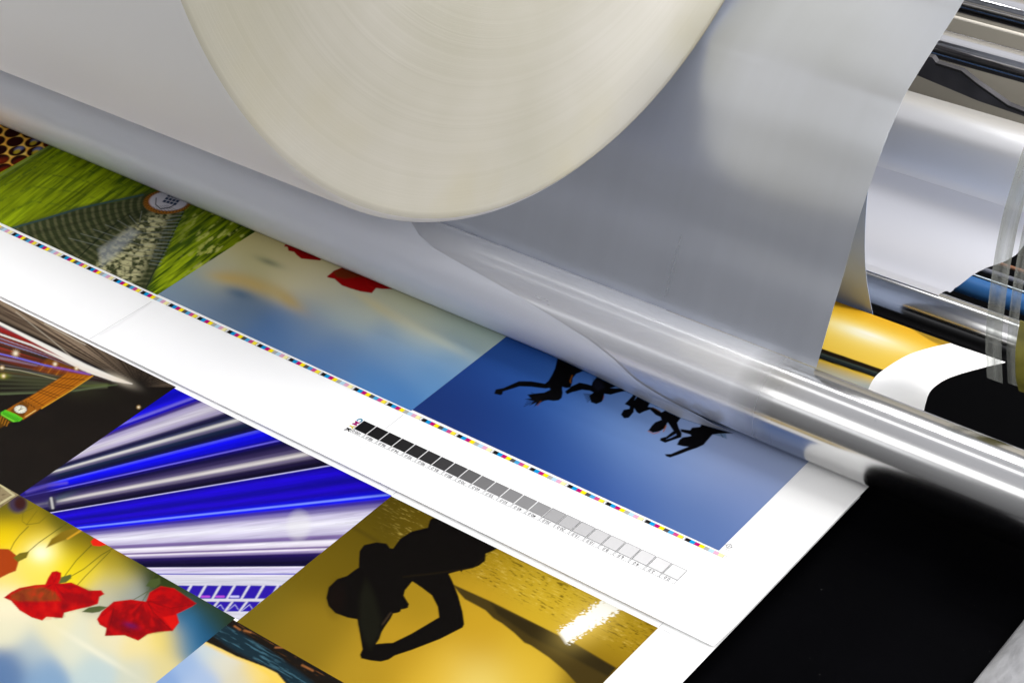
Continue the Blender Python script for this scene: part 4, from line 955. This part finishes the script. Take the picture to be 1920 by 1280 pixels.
# beige panel with soft dents behind the rods
V = []; F = []
nx, nz = 40, 20
gx_ = np.linspace(-1.6, .9, nx); gz_ = np.linspace(-.70, .55, nz)
Vp = np.stack(np.meshgrid(gx_, gz_, indexing='ij'), -1)
Vp3 = np.zeros((nx, nz, 3)); Vp3[..., 0] = Vp[..., 0]; Vp3[..., 2] = Vp[..., 1]; Vp3[..., 1] = 1.30
bpn = grid_obj('machine_panel', Vp3, M_beige, None, thick=.01)
tag(bpn, 'beige machine panel behind the steel rods at the right', 'panel')
Vd = np.stack(np.meshgrid(np.linspace(-1.6, .9, 4), np.linspace(-.9, -.262, 4), indexing='ij'), -1)
Vd3 = np.zeros((4, 4, 3)); Vd3[..., 0] = Vd[..., 0]; Vd3[..., 2] = Vd[..., 1]; Vd3[..., 1] = 1.0
dk = grid_obj('lower_panel', Vd3, M_dark, None, thick=.01)
tag(dk, 'black lower machine panel behind the blue roller', 'panel')

br = [(-.3448, -.103), (-.3357, -.1026), (-.3304, -.1081), (-.2971, -.1091), (-.2777, -.1189), (-.2354, -.1359), (-.18, -.1420), (-.10, -.150), (-.10, -.158), (-.2145, -.1446), (-.2415, -.1433), (-.2723, -.1419), (-.3563, -.131), (-.45, -.115), (-.42, -.095)]
nb = len(br)
V = [(x, .95, z) for x, z in br] + [(x, .958, z) for x, z in br]
F = [tuple(range(nb)), tuple(range(2 * nb - 1, nb - 1, -1))] + [(i, i + nb, (i + 1) % nb + nb, (i + 1) % nb) for i in range(nb)]
bk = mesh_obj('bracket', V, F, M_bracket); tag(bk, 'dark steel bracket plate tapering to a point below the steel rods', 'bracket')
edge = mesh_obj('bright_edge', [(x, .9485, z + .0004) for x, z in br[2:7]] + [(x, .9485, z - .0022) for x, z in br[2:7]], [(i, i + 1, i + 6, i + 5) for i in range(4)], M_chrome2, bk)

# side rail at the lower right corner
V = []; F = []
prof = [(.2165, -.012), (.2165, -.003), (.2172, -.0008), (.219, 0), (.235, .001), (.26, -.001), (.285, -.002), (.290, -.004), (.290, -.012)]
ys = np.linspace(-.5, .10, 12)
Vw = np.zeros((len(ys), len(prof), 3)); Vw[..., 0] = [p[0] for p in prof]; Vw[..., 2] = [p[1] for p in prof]; Vw[..., 1] = ys[:, None]
rl = grid_obj('side_rail', Vw[:, ::-1], M_rail, None); tag(rl, 'worn grey metal side rail on the black table in the lower right corner', 'rail')

# clear plastic strips hanging at the right edge
m, n, l, b = new_mat('clear_plastic')
b.inputs['Base Color'].default_value = (.42, .43, .41, 1); b.inputs['Roughness'].default_value = .3
tr = n.new('ShaderNodeBsdfTransparent'); tr.inputs[0].default_value = (.93, .94, .93, 1)
ms_ = n.new('ShaderNodeMixShader'); out = n['Material Output']
tcn = n.new('ShaderNodeTexCoord'); mp = n.new('ShaderNodeMapping'); mp.inputs['Scale'].default_value = (150, 5, 5); l.new(tcn.outputs['Object'], mp.inputs[0])
nz_ = n.new('ShaderNodeTexNoise'); nz_.inputs['Scale'].default_value = 1; l.new(mp.outputs[0], nz_.inputs['Vector'])
rr = n.new('ShaderNodeMapRange'); rr.inputs['From Min'].default_value = .35; rr.inputs['From Max'].default_value = .7; rr.inputs['To Min'].default_value = .12; rr.inputs['To Max'].default_value = .5
l.new(nz_.outputs[0], rr.inputs['Value']); l.new(rr.outputs[0], ms_.inputs[0]); l.new(tr.outputs[0], ms_.inputs[1]); l.new(b.outputs[0], ms_.inputs[2]); l.new(ms_.outputs[0], out.inputs[0])
M_clear = m
SP = catmull([(.36, .33), (.275, .262), (.245, .218), (.234, .186), (.229, .145), (.230, .095), (.240, .050)], 8)
for x0, x1, dy, lab in ((.090, .1035, 0, 'wider clear plastic strip hanging at the right edge in front of the blue roller'), (.1065, .1145, .003, 'narrower clear plastic strip to the right of the wider one')):
    xs = np.linspace(x0, x1, 8)
    Vw = np.zeros((8, len(SP), 3)); Vw[..., 0] = xs[:, None]; Vw[..., 1] = SP[None, :, 0] + dy; Vw[..., 2] = SP[None, :, 1]
    s_ = grid_obj('plastic_strip', Vw, M_clear, None, thick=.0003); tag(s_, lab, 'strip')
M_yel = simple_mat('olive_tape', (.20, .18, .03), rough=.4, noise=((60, 60, 60), .3))
SP2 = catmull([(.232, .120), (.230, .095), (.236, .065), (.245, .045)], 6)
xs = np.linspace(.1155, .135, 4)
Vw = np.zeros((4, len(SP2), 3)); Vw[..., 0] = xs[:, None]; Vw[..., 1] = SP2[None, :, 0]; Vw[..., 2] = SP2[None, :, 1]
s_ = grid_obj('yellow_tape', Vw, M_yel, None, thick=.0006); tag(s_, 'small olive yellow tape at the right edge beside the plastic strips', 'tape')
